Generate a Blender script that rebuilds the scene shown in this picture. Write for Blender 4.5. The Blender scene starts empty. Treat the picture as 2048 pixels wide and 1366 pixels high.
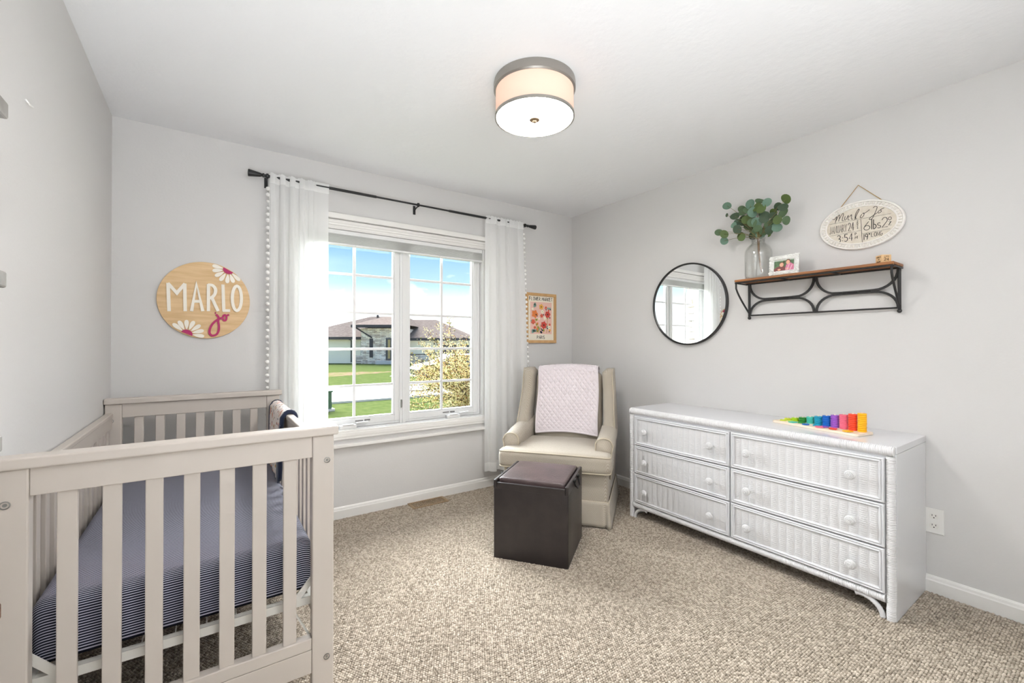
import bpy, bmesh, math, random
from mathutils import Vector, Matrix
random.seed(7)
PI = math.pi
S = bpy.context.scene
COL = S.collection

# ------------------------------------------------------------------ camera, sky, sun, exposure
cam = bpy.data.cameras.new('camera')
cam.sensor_width = 36.0
cam.lens = 36.0 * 875.0 / 2048.0
cam.clip_start = 0.05
cam.clip_end = 500
co = bpy.data.objects.new('camera', cam)
COL.objects.link(co)
co.location = (-2.899, -3.166, 1.208)
co.rotation_euler = (PI/2 + math.atan(5/875.0), 0, -math.radians(34.705))
S.camera = co

S.view_settings.view_transform = 'Standard'
S.view_settings.look = 'None'
S.view_settings.exposure = 0.33
S.view_settings.gamma = 1.0
S.view_settings.use_curve_mapping = False

SKY_STRENGTH = 2.8
SUN_ENERGY = 31.0
LAMP_POWER = 52.0
CEILING_FILL_POWER = 165.0
WALL_FILL_POWER = 290.0

def lin(r, g=None, b=None):
    if g is None: r, g, b = r
    f = lambda c: (c/255.0)/12.92 if c/255.0 <= 0.04045 else ((c/255.0 + 0.055)/1.055)**2.4
    return (f(r), f(g), f(b), 1.0)

w = bpy.data.worlds.new('sky'); S.world = w; w.use_nodes = True
nt = w.node_tree; nt.nodes.clear()
def N(t, **k):
    n = nt.nodes.new(t)
    for a, v in k.items(): setattr(n, a, v)
    return n
out = N('ShaderNodeOutputWorld'); bg = N('ShaderNodeBackground')
tc = N('ShaderNodeTexCoord'); sep = N('ShaderNodeSeparateXYZ')
ramp = N('ShaderNodeValToRGB')
nt.links.new(tc.outputs['Generated'], sep.inputs[0])
nt.links.new(sep.outputs['Z'], ramp.inputs[0])
e = ramp.color_ramp.elements
e[0].position = 0.0; e[0].color = lin(214, 215, 214)
e[1].position = 1.0; e[1].color = lin(84, 122, 172)
for p_, c_ in ((0.06, (190, 197, 199)), (0.13, (122, 146, 164)), (0.22, (86, 120, 154)), (0.45, (82, 118, 158))):
    x_ = e.new(p_); x_.color = lin(*c_)
mp = N('ShaderNodeMapping'); mp.inputs['Scale'].default_value = (1, 1, 2.6); mp.inputs['Location'].default_value = (3.3, 1.2, 0.4)
nz = N('ShaderNodeTexNoise'); nz.inputs['Scale'].default_value = 5.0; nz.inputs['Detail'].default_value = 6; nz.inputs['Roughness'].default_value = 0.55
cr = N('ShaderNodeValToRGB'); cr.color_ramp.elements[0].position = 0.56; cr.color_ramp.elements[1].position = 0.66
mx = N('ShaderNodeMix', data_type='RGBA'); mx.inputs['B'].default_value = lin(186, 187, 188)
nt.links.new(tc.outputs['Generated'], mp.inputs[0]); nt.links.new(mp.outputs[0], nz.inputs['Vector'])
nt.links.new(nz.outputs['Fac'], cr.inputs[0]); nt.links.new(cr.outputs[0], mx.inputs['Factor'])
nt.links.new(ramp.outputs[0], mx.inputs['A']); nt.links.new(mx.outputs['Result'], bg.inputs[0])
bg.inputs[1].default_value = SKY_STRENGTH
nt.links.new(bg.outputs[0], out.inputs[0])

# hazy spring sun standing over the street, broad and soft
sl = bpy.data.lights.new('hazy_sun', 'SUN'); sl.energy = SUN_ENERGY; sl.angle = math.radians(62); sl.color = (0.95, 0.975, 1.0)
so = bpy.data.objects.new('hazy_sun', sl); COL.objects.link(so)
so.location = (-2, 12, 8)
so.rotation_euler = Vector((-0.12, -1.0, -0.50)).to_track_quat('-Z', 'Y').to_euler()

# two fill spots added behind the camera to brighten the room: one bounced off the ceiling, one off the wall behind
for nm_, pw_, loc_, dr_, sz_ in (('added_ceiling_fill', CEILING_FILL_POWER, (-2.95, -3.50, 0.40), (0.10, 0.34, 1.0), 118), ('added_wall_fill', WALL_FILL_POWER, (-1.9, -3.05, 1.25), (0.0, -1.0, 0.9), 110)):
    fl_ = bpy.data.lights.new(nm_, 'SPOT'); fl_.energy = pw_; fl_.spot_size = math.radians(sz_); fl_.spot_blend = 0.9; fl_.shadow_soft_size = 0.25; fl_.color = (0.92, 0.96, 1.0)
    fo_ = bpy.data.objects.new(nm_, fl_); COL.objects.link(fo_); fo_.location = loc_
    fo_.rotation_euler = Vector(dr_).to_track_quat('-Z', 'Y').to_euler()

# ------------------------------------------------------------------ helpers
INV = {}
def mat(name, col, rough=0.6, metal=0.0, spec=0.5, col2=None, nscale=8, bump=0.0, bscale=60, coat=0.0, nstretch=(1, 1, 1), detail=4, sheen=0.0, emit=None, estr=0):
    m = bpy.data.materials.new(name); m.use_nodes = True
    t = m.node_tree; b = t.nodes['Principled BSDF']
    c = lin(*col)
    b.inputs['Base Color'].default_value = c
    b.inputs['Roughness'].default_value = rough
    b.inputs['Metallic'].default_value = metal
    b.inputs['Specular IOR Level'].default_value = spec
    if coat: b.inputs['Coat Weight'].default_value = coat; b.inputs['Coat Roughness'].default_value = 0.08
    if sheen: b.inputs['Sheen Weight'].default_value = sheen
    if emit: b.inputs['Emission Color'].default_value = lin(*emit); b.inputs['Emission Strength'].default_value = estr
    if col2 or bump:
        tcn = t.nodes.new('ShaderNodeTexCoord'); mpn = t.nodes.new('ShaderNodeMapping'); mpn.inputs['Scale'].default_value = nstretch
        t.links.new(tcn.outputs['Object'], mpn.inputs[0])
    if col2:
        n = t.nodes.new('ShaderNodeTexNoise'); n.inputs['Scale'].default_value = nscale; n.inputs['Detail'].default_value = detail
        r = t.nodes.new('ShaderNodeValToRGB'); r.color_ramp.elements[0].position = 0.35; r.color_ramp.elements[1].position = 0.65
        r.color_ramp.elements[0].color = c; r.color_ramp.elements[1].color = lin(*col2)
        t.links.new(mpn.outputs[0], n.inputs['Vector']); t.links.new(n.outputs['Fac'], r.inputs[0]); t.links.new(r.outputs[0], b.inputs['Base Color'])
    if bump:
        n2 = t.nodes.new('ShaderNodeTexNoise'); n2.inputs['Scale'].default_value = bscale; n2.inputs['Detail'].default_value = 3
        bp = t.nodes.new('ShaderNodeBump'); bp.inputs['Strength'].default_value = bump; bp.inputs['Distance'].default_value = 0.004
        t.links.new(mpn.outputs[0], n2.inputs['Vector']); t.links.new(n2.outputs['Fac'], bp.inputs['Height']); t.links.new(bp.outputs[0], b.inputs['Normal'])
    return m

def thing(name, label, cat, loc=(0, 0, 0), rotz=0.0, group=None, kind=None):
    o = bpy.data.objects.new(name, None); COL.objects.link(o)
    o.empty_display_size = 0.05
    o.location = loc; o.rotation_euler = (0, 0, rotz)
    if label: o['label'] = label
    if cat: o['category'] = cat
    if group: o['group'] = group
    if kind: o['kind'] = kind
    INV[o] = (Matrix.Translation(Vector(loc)) @ Matrix.Rotation(rotz, 4, 'Z')).inverted()
    return o

class MB:
    def __init__(s): s.v = []; s.f = []
    def add(s, vs, fs, M=None):
        o = len(s.v)
        s.v += [tuple(M @ Vector(p)) if M else tuple(p) for p in vs]
        s.f += [tuple(i + o for i in q) for q in fs]
        return s
    def box(s, x0, x1, y0, y1, z0, z1, M=None):
        vs = [(x, y, z) for x in (x0, x1) for y in (y0, y1) for z in (z0, z1)]
        return s.add(vs, [(0, 1, 3, 2), (4, 6, 7, 5), (0, 4, 5, 1), (2, 3, 7, 6), (0, 2, 6, 4), (1, 5, 7, 3)], M)
    def bar(s, p0, p1, wd, th, up=(0, 0, 1)):
        p0 = Vector(p0); p1 = Vector(p1); d = (p1 - p0); L = d.length; d.normalize()
        u = Vector(up); sd = d.cross(u)
        if sd.length < 1e-4: sd = d.cross(Vector((1, 0, 0)))
        sd.normalize(); u = sd.cross(d)
        vs = []
        for q in (p0, p1):
            for a, b in ((-1, -1), (1, -1), (1, 1), (-1, 1)):
                vs.append(q + sd*a*wd/2 + u*b*th/2)
        return s.add(vs, [(3, 2, 1, 0), (4, 5, 6, 7), (0, 1, 5, 4), (1, 2, 6, 5), (2, 3, 7, 6), (3, 0, 4, 7)])
    def tube(s, path, r, n=8, cap=True, closed=False):
        P = [Vector(p) for p in path]; m = len(P)
        R = r if isinstance(r, (list, tuple)) else [r]*m
        prev = None; rings = []
        for i, p in enumerate(P):
            if closed: d = P[(i+1) % m] - P[i-1]
            else: d = P[min(i+1, m-1)] - P[max(i-1, 0)]
            if d.length < 1e-9: d = Vector((0, 0, 1))
            d.normalize()
            if prev is None:
                a = Vector((0, 0, 1)) if abs(d.z) < 0.9 else Vector((1, 0, 0))
                u = d.cross(a).normalized()
            else:
                u = (prev - d*prev.dot(d))
                u = u.normalized() if u.length > 1e-6 else d.cross(Vector((1, 0, 0))).normalized()
            prev = u; v = d.cross(u)
            rings.append([p + u*math.cos(2*PI*k/n)*R[i] + v*math.sin(2*PI*k/n)*R[i] for k in range(n)])
        vs = [q for rg in rings for q in rg]; fs = []
        for i in range(m if closed else m-1):
            j = (i+1) % m
            for k in range(n):
                fs.append((i*n+k, i*n+(k+1) % n, j*n+(k+1) % n, j*n+k))
        if cap and not closed:
            fs.append(tuple(range(n-1, -1, -1))); fs.append(tuple((m-1)*n+k for k in range(n)))
        return s.add(vs, fs)
    def lathe(s, prof, c=(0, 0, 0), n=32, M=None, cap=True):
        vs = []; fs = []; m = len(prof)
        for r, z in prof:
            for k in range(n):
                a = 2*PI*k/n; vs.append((c[0]+r*math.cos(a), c[1]+r*math.sin(a), c[2]+z))
        for i in range(m-1):
            for k in range(n): fs.append((i*n+k, i*n+(k+1) % n, (i+1)*n+(k+1) % n, (i+1)*n+k))
        if cap:
            fs.append(tuple(range(n-1, -1, -1))); fs.append(tuple((m-1)*n+k for k in range(n)))
        return s.add(vs, fs, M)
    def grid(s, fn, nu, nv, closeu=False):
        vs = [fn(i/float(nu), j/float(nv)) for i in range(nu+1) for j in range(nv+1)]
        fs = [(i*(nv+1)+j, (i+1)*(nv+1)+j, (i+1)*(nv+1)+j+1, i*(nv+1)+j+1) for i in range(nu) for j in range(nv)]
        return s.add(vs, fs)
    def prism(s, poly, fr, d):
        # poly: 2d points; fr(a, b, h) -> 3d ; extruded from h=0 to h=d
        n = len(poly)
        vs = [fr(a, b, 0) for a, b in poly] + [fr(a, b, d) for a, b in poly]
        fs = [tuple(range(n-1, -1, -1)), tuple(range(n, 2*n))] + [(i, (i+1) % n, n+(i+1) % n, n+i) for i in range(n)]
        return s.add(vs, fs)
    def loft(s, secs):
        n = len(secs[0]); m = len(secs)
        vs = [p for q in secs for p in q]
        fs = [(i*n+k, i*n+(k+1) % n, (i+1)*n+(k+1) % n, (i+1)*n+k) for i in range(m-1) for k in range(n)]
        fs.append(tuple(range(n-1, -1, -1))); fs.append(tuple((m-1)*n+k for k in range(n)))
        return s.add(vs, fs)
    def ball(s, c, r, n=8, sc=(1, 1, 1)):
        pr = [(math.sin(PI*i/n)*r*0.999+1e-5, -math.cos(PI*i/n)*r) for i in range(n+1)]
        return s.lathe(pr, n=n+2, M=Matrix.Translation(Vector(c)) @ Matrix.Diagonal((sc[0], sc[1], sc[2], 1)))
    def soft(s, hx, hy, hz, r, n=8, f=None, k=4, M=None):
        def ax(h):
            q = min(r, h)
            a = [-h + q*i/k for i in range(k)]
            inner = [(-h+q) + (2*h-2*q)*i/n for i in range(n+1)]
            return a + inner + [-t for t in reversed(a)]
        X, Y, Z = ax(hx), ax(hy), ax(hz)
        def rnd(p):
            q = [max(-(h-min(r, h)), min(h-min(r, h), c)) for c, h in zip(p, (hx, hy, hz))]
            d = Vector(p) - Vector(q)
            # map cube offset to a sphere offset
            if d.length > 1e-9:
                mxx = max(abs(d.x), abs(d.y), abs(d.z)); d = d.normalized()*mxx
            o = Vector(q) + d
            return tuple(f(o) if f else o)
        def face(A, B, mk):
            na, nb = len(A), len(B)
            vs = [rnd(mk(a, b)) for a in A for b in B]
            fs = [(i*nb+j, (i+1)*nb+j, (i+1)*nb+j+1, i*nb+j+1) for i in range(na-1) for j in range(nb-1)]
            return vs, fs
        for sg in (-1, 1):
            for A, B, mk in ((X, Y, lambda a, b: (a, b, sg*hz)), (X, Z, lambda a, b: (a, sg*hy, b)), (Y, Z, lambda a, b: (sg*hx, a, b))):
                vs, fs = face(A, B, mk); s.add(vs, fs, M)
        return s
    def build(s, name, m, parent=None, world=True, bevel=0, smooth=False, merge=False, seg=2, label=None, cat=None, group=None, kind=None, solid=0):
        me = bpy.data.meshes.new(name)
        vs = s.v
        if parent is not None and world:
            I = INV[parent]; vs = [tuple(I @ Vector(p)) for p in vs]
        me.from_pydata(vs, [], s.f)
        bm = bmesh.new(); bm.from_mesh(me)
        if merge: bmesh.ops.remove_doubles(bm, verts=bm.verts, dist=1e-5)
        bmesh.ops.recalc_face_normals(bm, faces=bm.faces)
        bm.to_mesh(me); bm.free()
        if smooth:
            me.polygons.foreach_set('use_smooth', [True]*len(me.polygons))
        me.materials.append(m)
        o = bpy.data.objects.new(name, me); COL.objects.link(o)
        if parent is not None: o.parent = parent; INV[o] = INV[parent]
        if bevel:
            md = o.modifiers.new('bevel', 'BEVEL'); md.width = bevel; md.segments = seg; md.limit_method = 'ANGLE'; md.angle_limit = math.radians(40)
        if solid:
            md = o.modifiers.new('solid', 'SOLIDIFY'); md.thickness = solid; md.offset = 0
        if smooth and smooth != 'all':
            try: me.set_sharp_from_angle(angle=math.radians(38))
            except Exception: pass
        if label: o['label'] = label
        if cat: o['category'] = cat
        if group: o['group'] = group
        if kind: o['kind'] = kind
        return o

def struct(mb, name, m, **k):
    return mb.build(name, m, kind='structure', **k)

def dup(o, parent=None, M=None, label=None):
    c = o.copy(); COL.objects.link(c); c.parent = parent
    if M is not None: c.matrix_local = M
    if label: c['label'] = label
    for ch in list(o.children): dup(ch, c, ch.matrix_local.copy())
    return c

# ---------- stroke lettering (narrow hand-drawn capitals), glyphs on a unit cell
def arc(cx, cy, rx, ry, a0, a1, n=10):
    return [(cx+rx*math.cos(math.radians(a0+(a1-a0)*i/n)), cy+ry*math.sin(math.radians(a0+(a1-a0)*i/n))) for i in range(n+1)]
GL = {
 'A': [[(0, 0), (.25, 1), (.5, 0)], [(.1, .35), (.4, .35)]], 'B': [[(0, 0), (0, 1)], arc(0, .75, .4, .25, 90, -90), arc(0, .25, .45, .25, 90, -90)],
 'E': [[(.4, 1), (0, 1), (0, 0), (.4, 0)], [(0, .5), (.35, .5)]], 'F': [[(.4, 1), (0, 1), (0, 0)], [(0, .5), (.35, .5)]],
 'G': [arc(.25, .5, .25, .5, 60, 330)+[(.5, .45), (.3, .45)]], 'I': [[(.1, 0), (.1, 1)]], 'J': [[(.35, 1), (.35, .2)]+arc(.18, .2, .17, .2, 0, -160, 6)],
 'K': [[(0, 0), (0, 1)], [(.42, 1), (0, .45), (.45, 0)]], 'L': [[(0, 1), (0, 0), (.4, 0)]], 'M': [[(0, 0), (.05, 1), (.3, .35), (.55, 1), (.6, 0)]],
 'N': [[(0, 0), (0, 1), (.45, 0), (.45, 1)]], 'O': [arc(.25, .5, .25, .5, 90, 450, 16)], 'P': [[(0, 0), (0, 1)], arc(0, .73, .42, .27, 90, -90)],
 'R': [[(0, 0), (0, 1)], arc(0, .73, .42, .27, 90, -90), [(.15, .46), (.48, 0)]], 'S': [arc(.22, .75, .2, .25, 30, 240, 8)+arc(.22, .25, .22, .25, 80, -150, 8)],
 'T': [[(.22, 0), (.22, 1)], [(0, 1), (.45, 1)]], 'U': [[(0, 1), (0, .25)]+arc(.22, .25, .22, .25, 180, 360, 8)+[(.44, 1)]], 'W': [[(0, 1), (.15, 0), (.3, .8), (.45, 0), (.6, 1)]],
 'Y': [[(0, 1), (.22, .5), (.44, 1)], [(.22, .5), (.22, 0)]], 'H': [[(0, 0), (0, 1)], [(.45, 0), (.45, 1)], [(0, .5), (.45, .5)]], 'D': [[(0, 0), (0, 1)], arc(0, .5, .45, .5, 90, -90)],
 '0': [arc(.22, .5, .22, .5, 90, 450, 14)], '1': [[(.1, 0), (.1, 1)]], '2': [arc(.22, .72, .22, .28, 170, -30, 8)+[(0, 0), (.46, 0)]], '3': [arc(.2, .75, .2, .25, 150, -90, 8)+arc(.2, .25, .24, .25, 90, -150, 8)],
 '4': [[(.32, 0), (.32, 1), (0, .3), (.45, .3)]], '5': [[(.42, 1), (.08, 1), (.04, .58)]+arc(.2, .3, .22, .3, 110, -140, 8)], '6': [[(.38, 1), (.08, .5)]+arc(.24, .27, .23, .27, 160, -200, 14)],
 '9': [arc(.22, .72, .21, .27, 0, 360, 12)+[(.40, .4), (.3, 0)]], 'l': [[(.08, 0), (.08, 1)]], 'b': [[(0, 1), (0, 0)], arc(.0, .25, .32, .25, 90, -90)], 's': [arc(.17, .42, .14, .13, 30, 250, 6)+arc(.17, .14, .16, .14, 80, -150, 6)],
 'o': [arc(.2, .3, .2, .3, 90, 450, 12)], 'z': [[(0, .5), (.32, .5), (0, 0), (.34, 0)]], ':': [[(.08, .12), (.08, .2)], [(.08, .55), (.08, .63)]], '"': [[(.04, 1), (.04, .8)], [(.16, 1), (.16, .8)]], ' ': [],
}
GW = {'M': .6, 'W': .6, 'I': .2, '1': .2, 'l': .16, ':': .16, '"': .2, ' ': .25, 'b': .32, 's': .32, 'o': .4, 'z': .34}
def strokes(mb, pls, fr, wd, d):
    """flat ribbons of width wd and thickness d along 2-d polylines, placed by fr(a, b, h)"""
    for ip_, pl in enumerate(pls):
        P = [Vector((a, b)) for a, b in pl]; n = len(P)
        closed = n > 3 and (P[0]-P[-1]).length < wd*.3
        d0 = d; d = d0*(1 + .035*ip_)
        L = []; R_ = []
        for i in range(n):
            t = (P[min(i+1, n-1)] - P[max(i-1, 0)])
            if t.length < 1e-9: t = Vector((1, 0))
            t.normalize(); nn = Vector((-t.y, t.x))
            k = 1.0
            if 0 < i < n-1:
                a = (P[i]-P[i-1]).normalized(); c = max(0.45, abs(a.dot(t))); k = 1.0/c
            e_ = t*wd*0.12 if i in (0, n-1) and not closed else Vector((0, 0))
            if closed and i in (0, n-1): t = (P[1]-P[-2]).normalized(); nn = Vector((-t.y, t.x))
            q = P[i] - e_ if i == 0 else P[i] + e_
            L.append(q + nn*wd/2*k); R_.append(q - nn*wd/2*k)
        for i in range(n-1):
            quad = [L[i], R_[i], R_[i+1], L[i+1]]
            vs = [fr(p.x, p.y, 0) for p in quad] + [fr(p.x, p.y, d*(1+.006*i)) for p in quad]
            mb.add(vs, [(3, 2, 1, 0), (4, 5, 6, 7), (0, 1, 5, 4), (1, 2, 6, 5), (2, 3, 7, 6), (3, 0, 4, 7)])
        d = d0
def smooth(pl, k=5):
    P = [Vector(p) for p in pl]; o = []
    for i in range(len(P)-1):
        p0 = P[max(0, i-1)]; p1 = P[i]; p2 = P[i+1]; p3 = P[min(len(P)-1, i+2)]
        for j in range(k):
            t = j/float(k)
            o.append(tuple(.5*((2*p1) + (p2-p0)*t + (2*p0-5*p1+4*p2-p3)*t*t + (3*p1-p0-3*p2+p3)*t**3)))
    o.append(tuple(P[-1])); return o
def text(mb, s, fr, a0, b0, width, h, wd, d):
    adv = [GW.get(c, .48) for c in s]; gap = .14
    tot = sum(adv) + gap*(len(s)-1)
    k = width/tot; x = 0
    for c, g in zip(s, adv):
        pls = [[(a0 + (x+p)*k, b0 + q*h) for p, q in pl] for pl in GL[c]]
        strokes(mb, pls, fr, wd, d); x += g + gap

# ------------------------------------------------------------------ materials
M_wall = mat('greige_wall_paint', (213, 211, 209), 0.6, spec=0.3, bump=0.10, bscale=90)
M_ceil = mat('white_textured_ceiling', (236, 236, 237), 0.8, spec=0.2, bump=0.45, bscale=26)
M_trim = mat('white_trim_paint', (232, 230, 226), 0.35)
M_vinyl = mat('white_window_vinyl', (221, 221, 220), 0.4)
M_crib = mat('warm_white_crib_paint', (197, 188, 179), 0.42)
M_crib2 = mat('white_crib_metal', (225, 222, 214), 0.4)
M_screw = mat('brushed_steel', (150, 150, 146), 0.35, metal=1.0)
M_black = mat('black_metal', (26, 26, 27), 0.42)
M_iron = mat('black_wrought_iron', (34, 33, 33), 0.5, bump=0.3, bscale=80)
M_white = mat('white_gloss_lacquer', (216, 216, 218), 0.16, spec=0.5)
M_wick = mat('white_painted_wicker', (217, 216, 216), 0.45, bump=0.2, bscale=200)
M_leather = mat('dark_brown_leather', (42, 36, 36), 0.36, col2=(34, 29, 30), nscale=14, bump=0.25, bscale=140)
M_leather2 = mat('worn_brown_leather', (62, 50, 51), 0.3, col2=(82, 68, 68), nscale=10, bump=0.4, bscale=120)
M_nickel = mat('brushed_nickel', (160, 156, 150), 0.38, metal=0.85)
M_wood = mat('pale_birch_plywood', (210, 174, 126), 0.5, col2=(226, 194, 148), nscale=5, nstretch=(1, 1, 9), bump=0.05)
M_oak = mat('natural_oak', (206, 166, 115), 0.5, col2=(192, 150, 98), nscale=18, nstretch=(1, 1, 0.25))
M_plank = mat('oiled_shelf_wood', (164, 108, 62), 0.5, col2=(128, 82, 46), nscale=22, nstretch=(3, .3, 3), bump=0.1)
M_pale = mat('pale_unfinished_wood', (240, 222, 200), 0.6)
M_block = mat('light_maple_wood', (232, 196, 148), 0.5, col2=(222, 182, 132), nscale=30)
M_ink = mat('black_ink', (30, 28, 27), 0.6)
M_letter = mat('cream_painted_wood', (244, 238, 226), 0.5)
M_magenta = mat('magenta_painted_wood', (176, 24, 96), 0.5)
M_cord = mat('tan_jute_cord', (178, 146, 96), 0.9)
M_vent = mat('bronze_floor_register', (150, 126, 96), 0.45, metal=0.3)
M_dark = mat('dark_slot', (18, 17, 16), 0.8)
M_shade = None
M_mirror = mat('mirror_glass', (245, 247, 247), 0.0, metal=1.0)
M_pom = mat('white_cotton_pompom', (246, 245, 242), 0.95, bump=0.6, bscale=300)
M_grey = mat('weathered_grey_wood', (150, 147, 142), 0.6, col2=(126, 122, 116), nscale=20)
M_brown = mat('brown_stained_wood', (112, 74, 46), 0.5, col2=(88, 56, 34), nscale=20)

def glass_mat(name, tint=(1, 1, 1), rough=0.0, fac=0.06):
    m = bpy.data.materials.new(name); m.use_nodes = True; t = m.node_tree; t.nodes.clear()
    o = t.nodes.new('ShaderNodeOutputMaterial'); mx = t.nodes.new('ShaderNodeMixShader')
    a = t.nodes.new('ShaderNodeBsdfTransparent'); b = t.nodes.new('ShaderNodeBsdfGlossy')
    a.inputs[0].default_value = (*tint, 1); b.inputs['Roughness'].default_value = rough
    lw = t.nodes.new('ShaderNodeLayerWeight'); lw.inputs[0].default_value = 0.35
    mul = t.nodes.new('ShaderNodeMath'); mul.operation = 'MULTIPLY_ADD'; mul.inputs[1].default_value = 0.75; mul.inputs[2].default_value = fac
    t.links.new(lw.outputs['Facing'], mul.inputs[0])
    if fac > 0.05:
        p = t.nodes.new('ShaderNodeMath'); p.operation = 'POWER'; p.inputs[1].default_value = 2.2
        t.links.new(lw.outputs['Facing'], p.inputs[0]); t.links.new(p.outputs[0], mul.inputs[0]); t.links.new(mul.outputs[0], mx.inputs[0])
    else:
        mx.inputs[0].default_value = fac
    t.links.new(a.outputs[0], mx.inputs[1]); t.links.new(b.outputs[0], mx.inputs[2]); t.links.new(mx.outputs[0], o.inputs[0])
    return m
M_pane = glass_mat('window_glass', (0.98, 0.99, 0.985), 0.0, 0.02)
M_bottle = glass_mat('clear_bottle_glass', (0.99, 0.992, 0.985), 0.02, 0.055)

def cloth_mat(name, col, transp, transl, rough=0.9):
    m = bpy.data.materials.new(name); m.use_nodes = True; t = m.node_tree; t.nodes.clear()
    o = t.nodes.new('ShaderNodeOutputMaterial')
    d = t.nodes.new('ShaderNodeBsdfDiffuse'); d.inputs[0].default_value = lin(*col)
    tl = t.nodes.new('ShaderNodeBsdfTranslucent'); tl.inputs[0].default_value = lin(*col)
    tr = t.nodes.new('ShaderNodeBsdfTransparent')
    m1 = t.nodes.new('ShaderNodeMixShader'); m1.inputs[0].default_value = transl
    m2 = t.nodes.new('ShaderNodeMixShader'); m2.inputs[0].default_value = transp
    t.links.new(d.outputs[0], m1.inputs[1]); t.links.new(tl.outputs[0], m1.inputs[2])
    t.links.new(m1.outputs[0], m2.inputs[1]); t.links.new(tr.outputs[0], m2.inputs[2]); t.links.new(m2.outputs[0], o.inputs[0])
    return m
M_sheer = cloth_mat('white_sheer_voile', (255, 255, 254), 0.20, 0.42)
M_hem = cloth_mat('white_sheer_hem', (255, 255, 254), 0.05, 0.45)
M_shade = cloth_mat('grey_cellular_shade', (242, 242, 240), 0.0, 0.5)
M_lampshade = cloth_mat('cream_linen_shade', (236, 214, 200), 0.0, 0.55)

# two-tone upholstery: tiny checks
def weave_mat(name, c1, c2, scale, bump=0.4):
    m = mat(name, c1, 0.9, spec=0.15, sheen=0.2); t = m.node_tree; b = t.nodes['Principled BSDF']
    tcn = t.nodes.new('ShaderNodeTexCoord'); ck = t.nodes.new('ShaderNodeTexChecker'); ck.inputs['Scale'].default_value = scale
    ck.inputs['Color1'].default_value = lin(*c1); ck.inputs['Color2'].default_value = lin(*c2)
    mp_ = t.nodes.new('ShaderNodeMapping'); mp_.inputs['Rotation'].default_value = (0.6, 0.6, 0.6)
    t.links.new(tcn.outputs['Object'], mp_.inputs[0]); t.links.new(mp_.outputs[0], ck.inputs['Vector']); t.links.new(ck.outputs[0], b.inputs['Base Color'])
    bp = t.nodes.new('ShaderNodeBump'); bp.inputs['Strength'].default_value = bump; bp.inputs['Distance'].default_value = 0.001
    t.links.new(ck.outputs['Fac'], bp.inputs['Height']); t.links.new(bp.outputs[0], b.inputs['Normal'])
    return m
M_uph = weave_mat('beige_brown_woven_upholstery', (196, 188, 175), (150, 138, 120), 400)
M_pipe = mat('cream_cord_piping', (196, 185, 164), 0.9, bump=0.5, bscale=300)

# ------------------------------------------------------------------ room shell
RX0, RY0, CH = -3.333, -3.75, 2.44
WX0, WX1, WZ0, WZ1 = -2.41, -0.99, 0.605, 2.02
b = MB(); b.box(RX0-.12, .12, RY0-.12, .16, -.12, 0); struct(b, 'floor', mat('carpet_backing', (140, 128, 110), 0.95))
b = MB(); b.box(RX0-.12, .12, RY0-.12, .16, CH, CH+.1); struct(b, 'ceiling', M_ceil)
b = MB()
b.box(RX0-.12, WX0, 0, .16, 0, CH); b.box(WX1, .12, 0, .16, 0, CH); b.box(WX0, WX1, 0, .16, 0, WZ0); b.box(WX0, WX1, 0, .16, WZ1, CH)
struct(b, 'wall_back', M_wall)
b = MB(); b.box(0, .12, RY0-.12, 0, 0, CH); struct(b, 'wall_right', M_wall)
b = MB(); b.box(RX0-.12, RX0, RY0-.12, 0, 0, CH); struct(b, 'wall_left', M_wall)
# wall behind the camera with an open doorway
b = MB(); b.box(RX0, 0, RY0-.12, RY0, 0, CH); struct(b, 'wall_front', M_wall)

def skirting(name, p0, p1, nrm):
    """profiled skirting board: body with a stepped, eased top"""
    p0 = Vector(p0); p1 = Vector(p1); n = Vector(nrm)
    prof = [(0, 0), (.014, 0), (.014, .060), (.011, .066), (.009, .076), (.004, .083), (0, .084)]
    b = MB(); b.loft([[tuple(p + n*a + Vector((0, 0, z))) for a, z in prof] for p in (p0, p1)])
    return struct(b, name, M_trim)
skirting('baseboard_back', (RX0, 0, 0), (-.014, 0, 0), (0, -1, 0))
skirting('baseboard_right', (0, 0, 0), (0, RY0, 0), (-1, 0, 0))
skirting('baseboard_left', (RX0, -.014, 0), (RX0, RY0, 0), (1, 0, 0))

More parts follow.
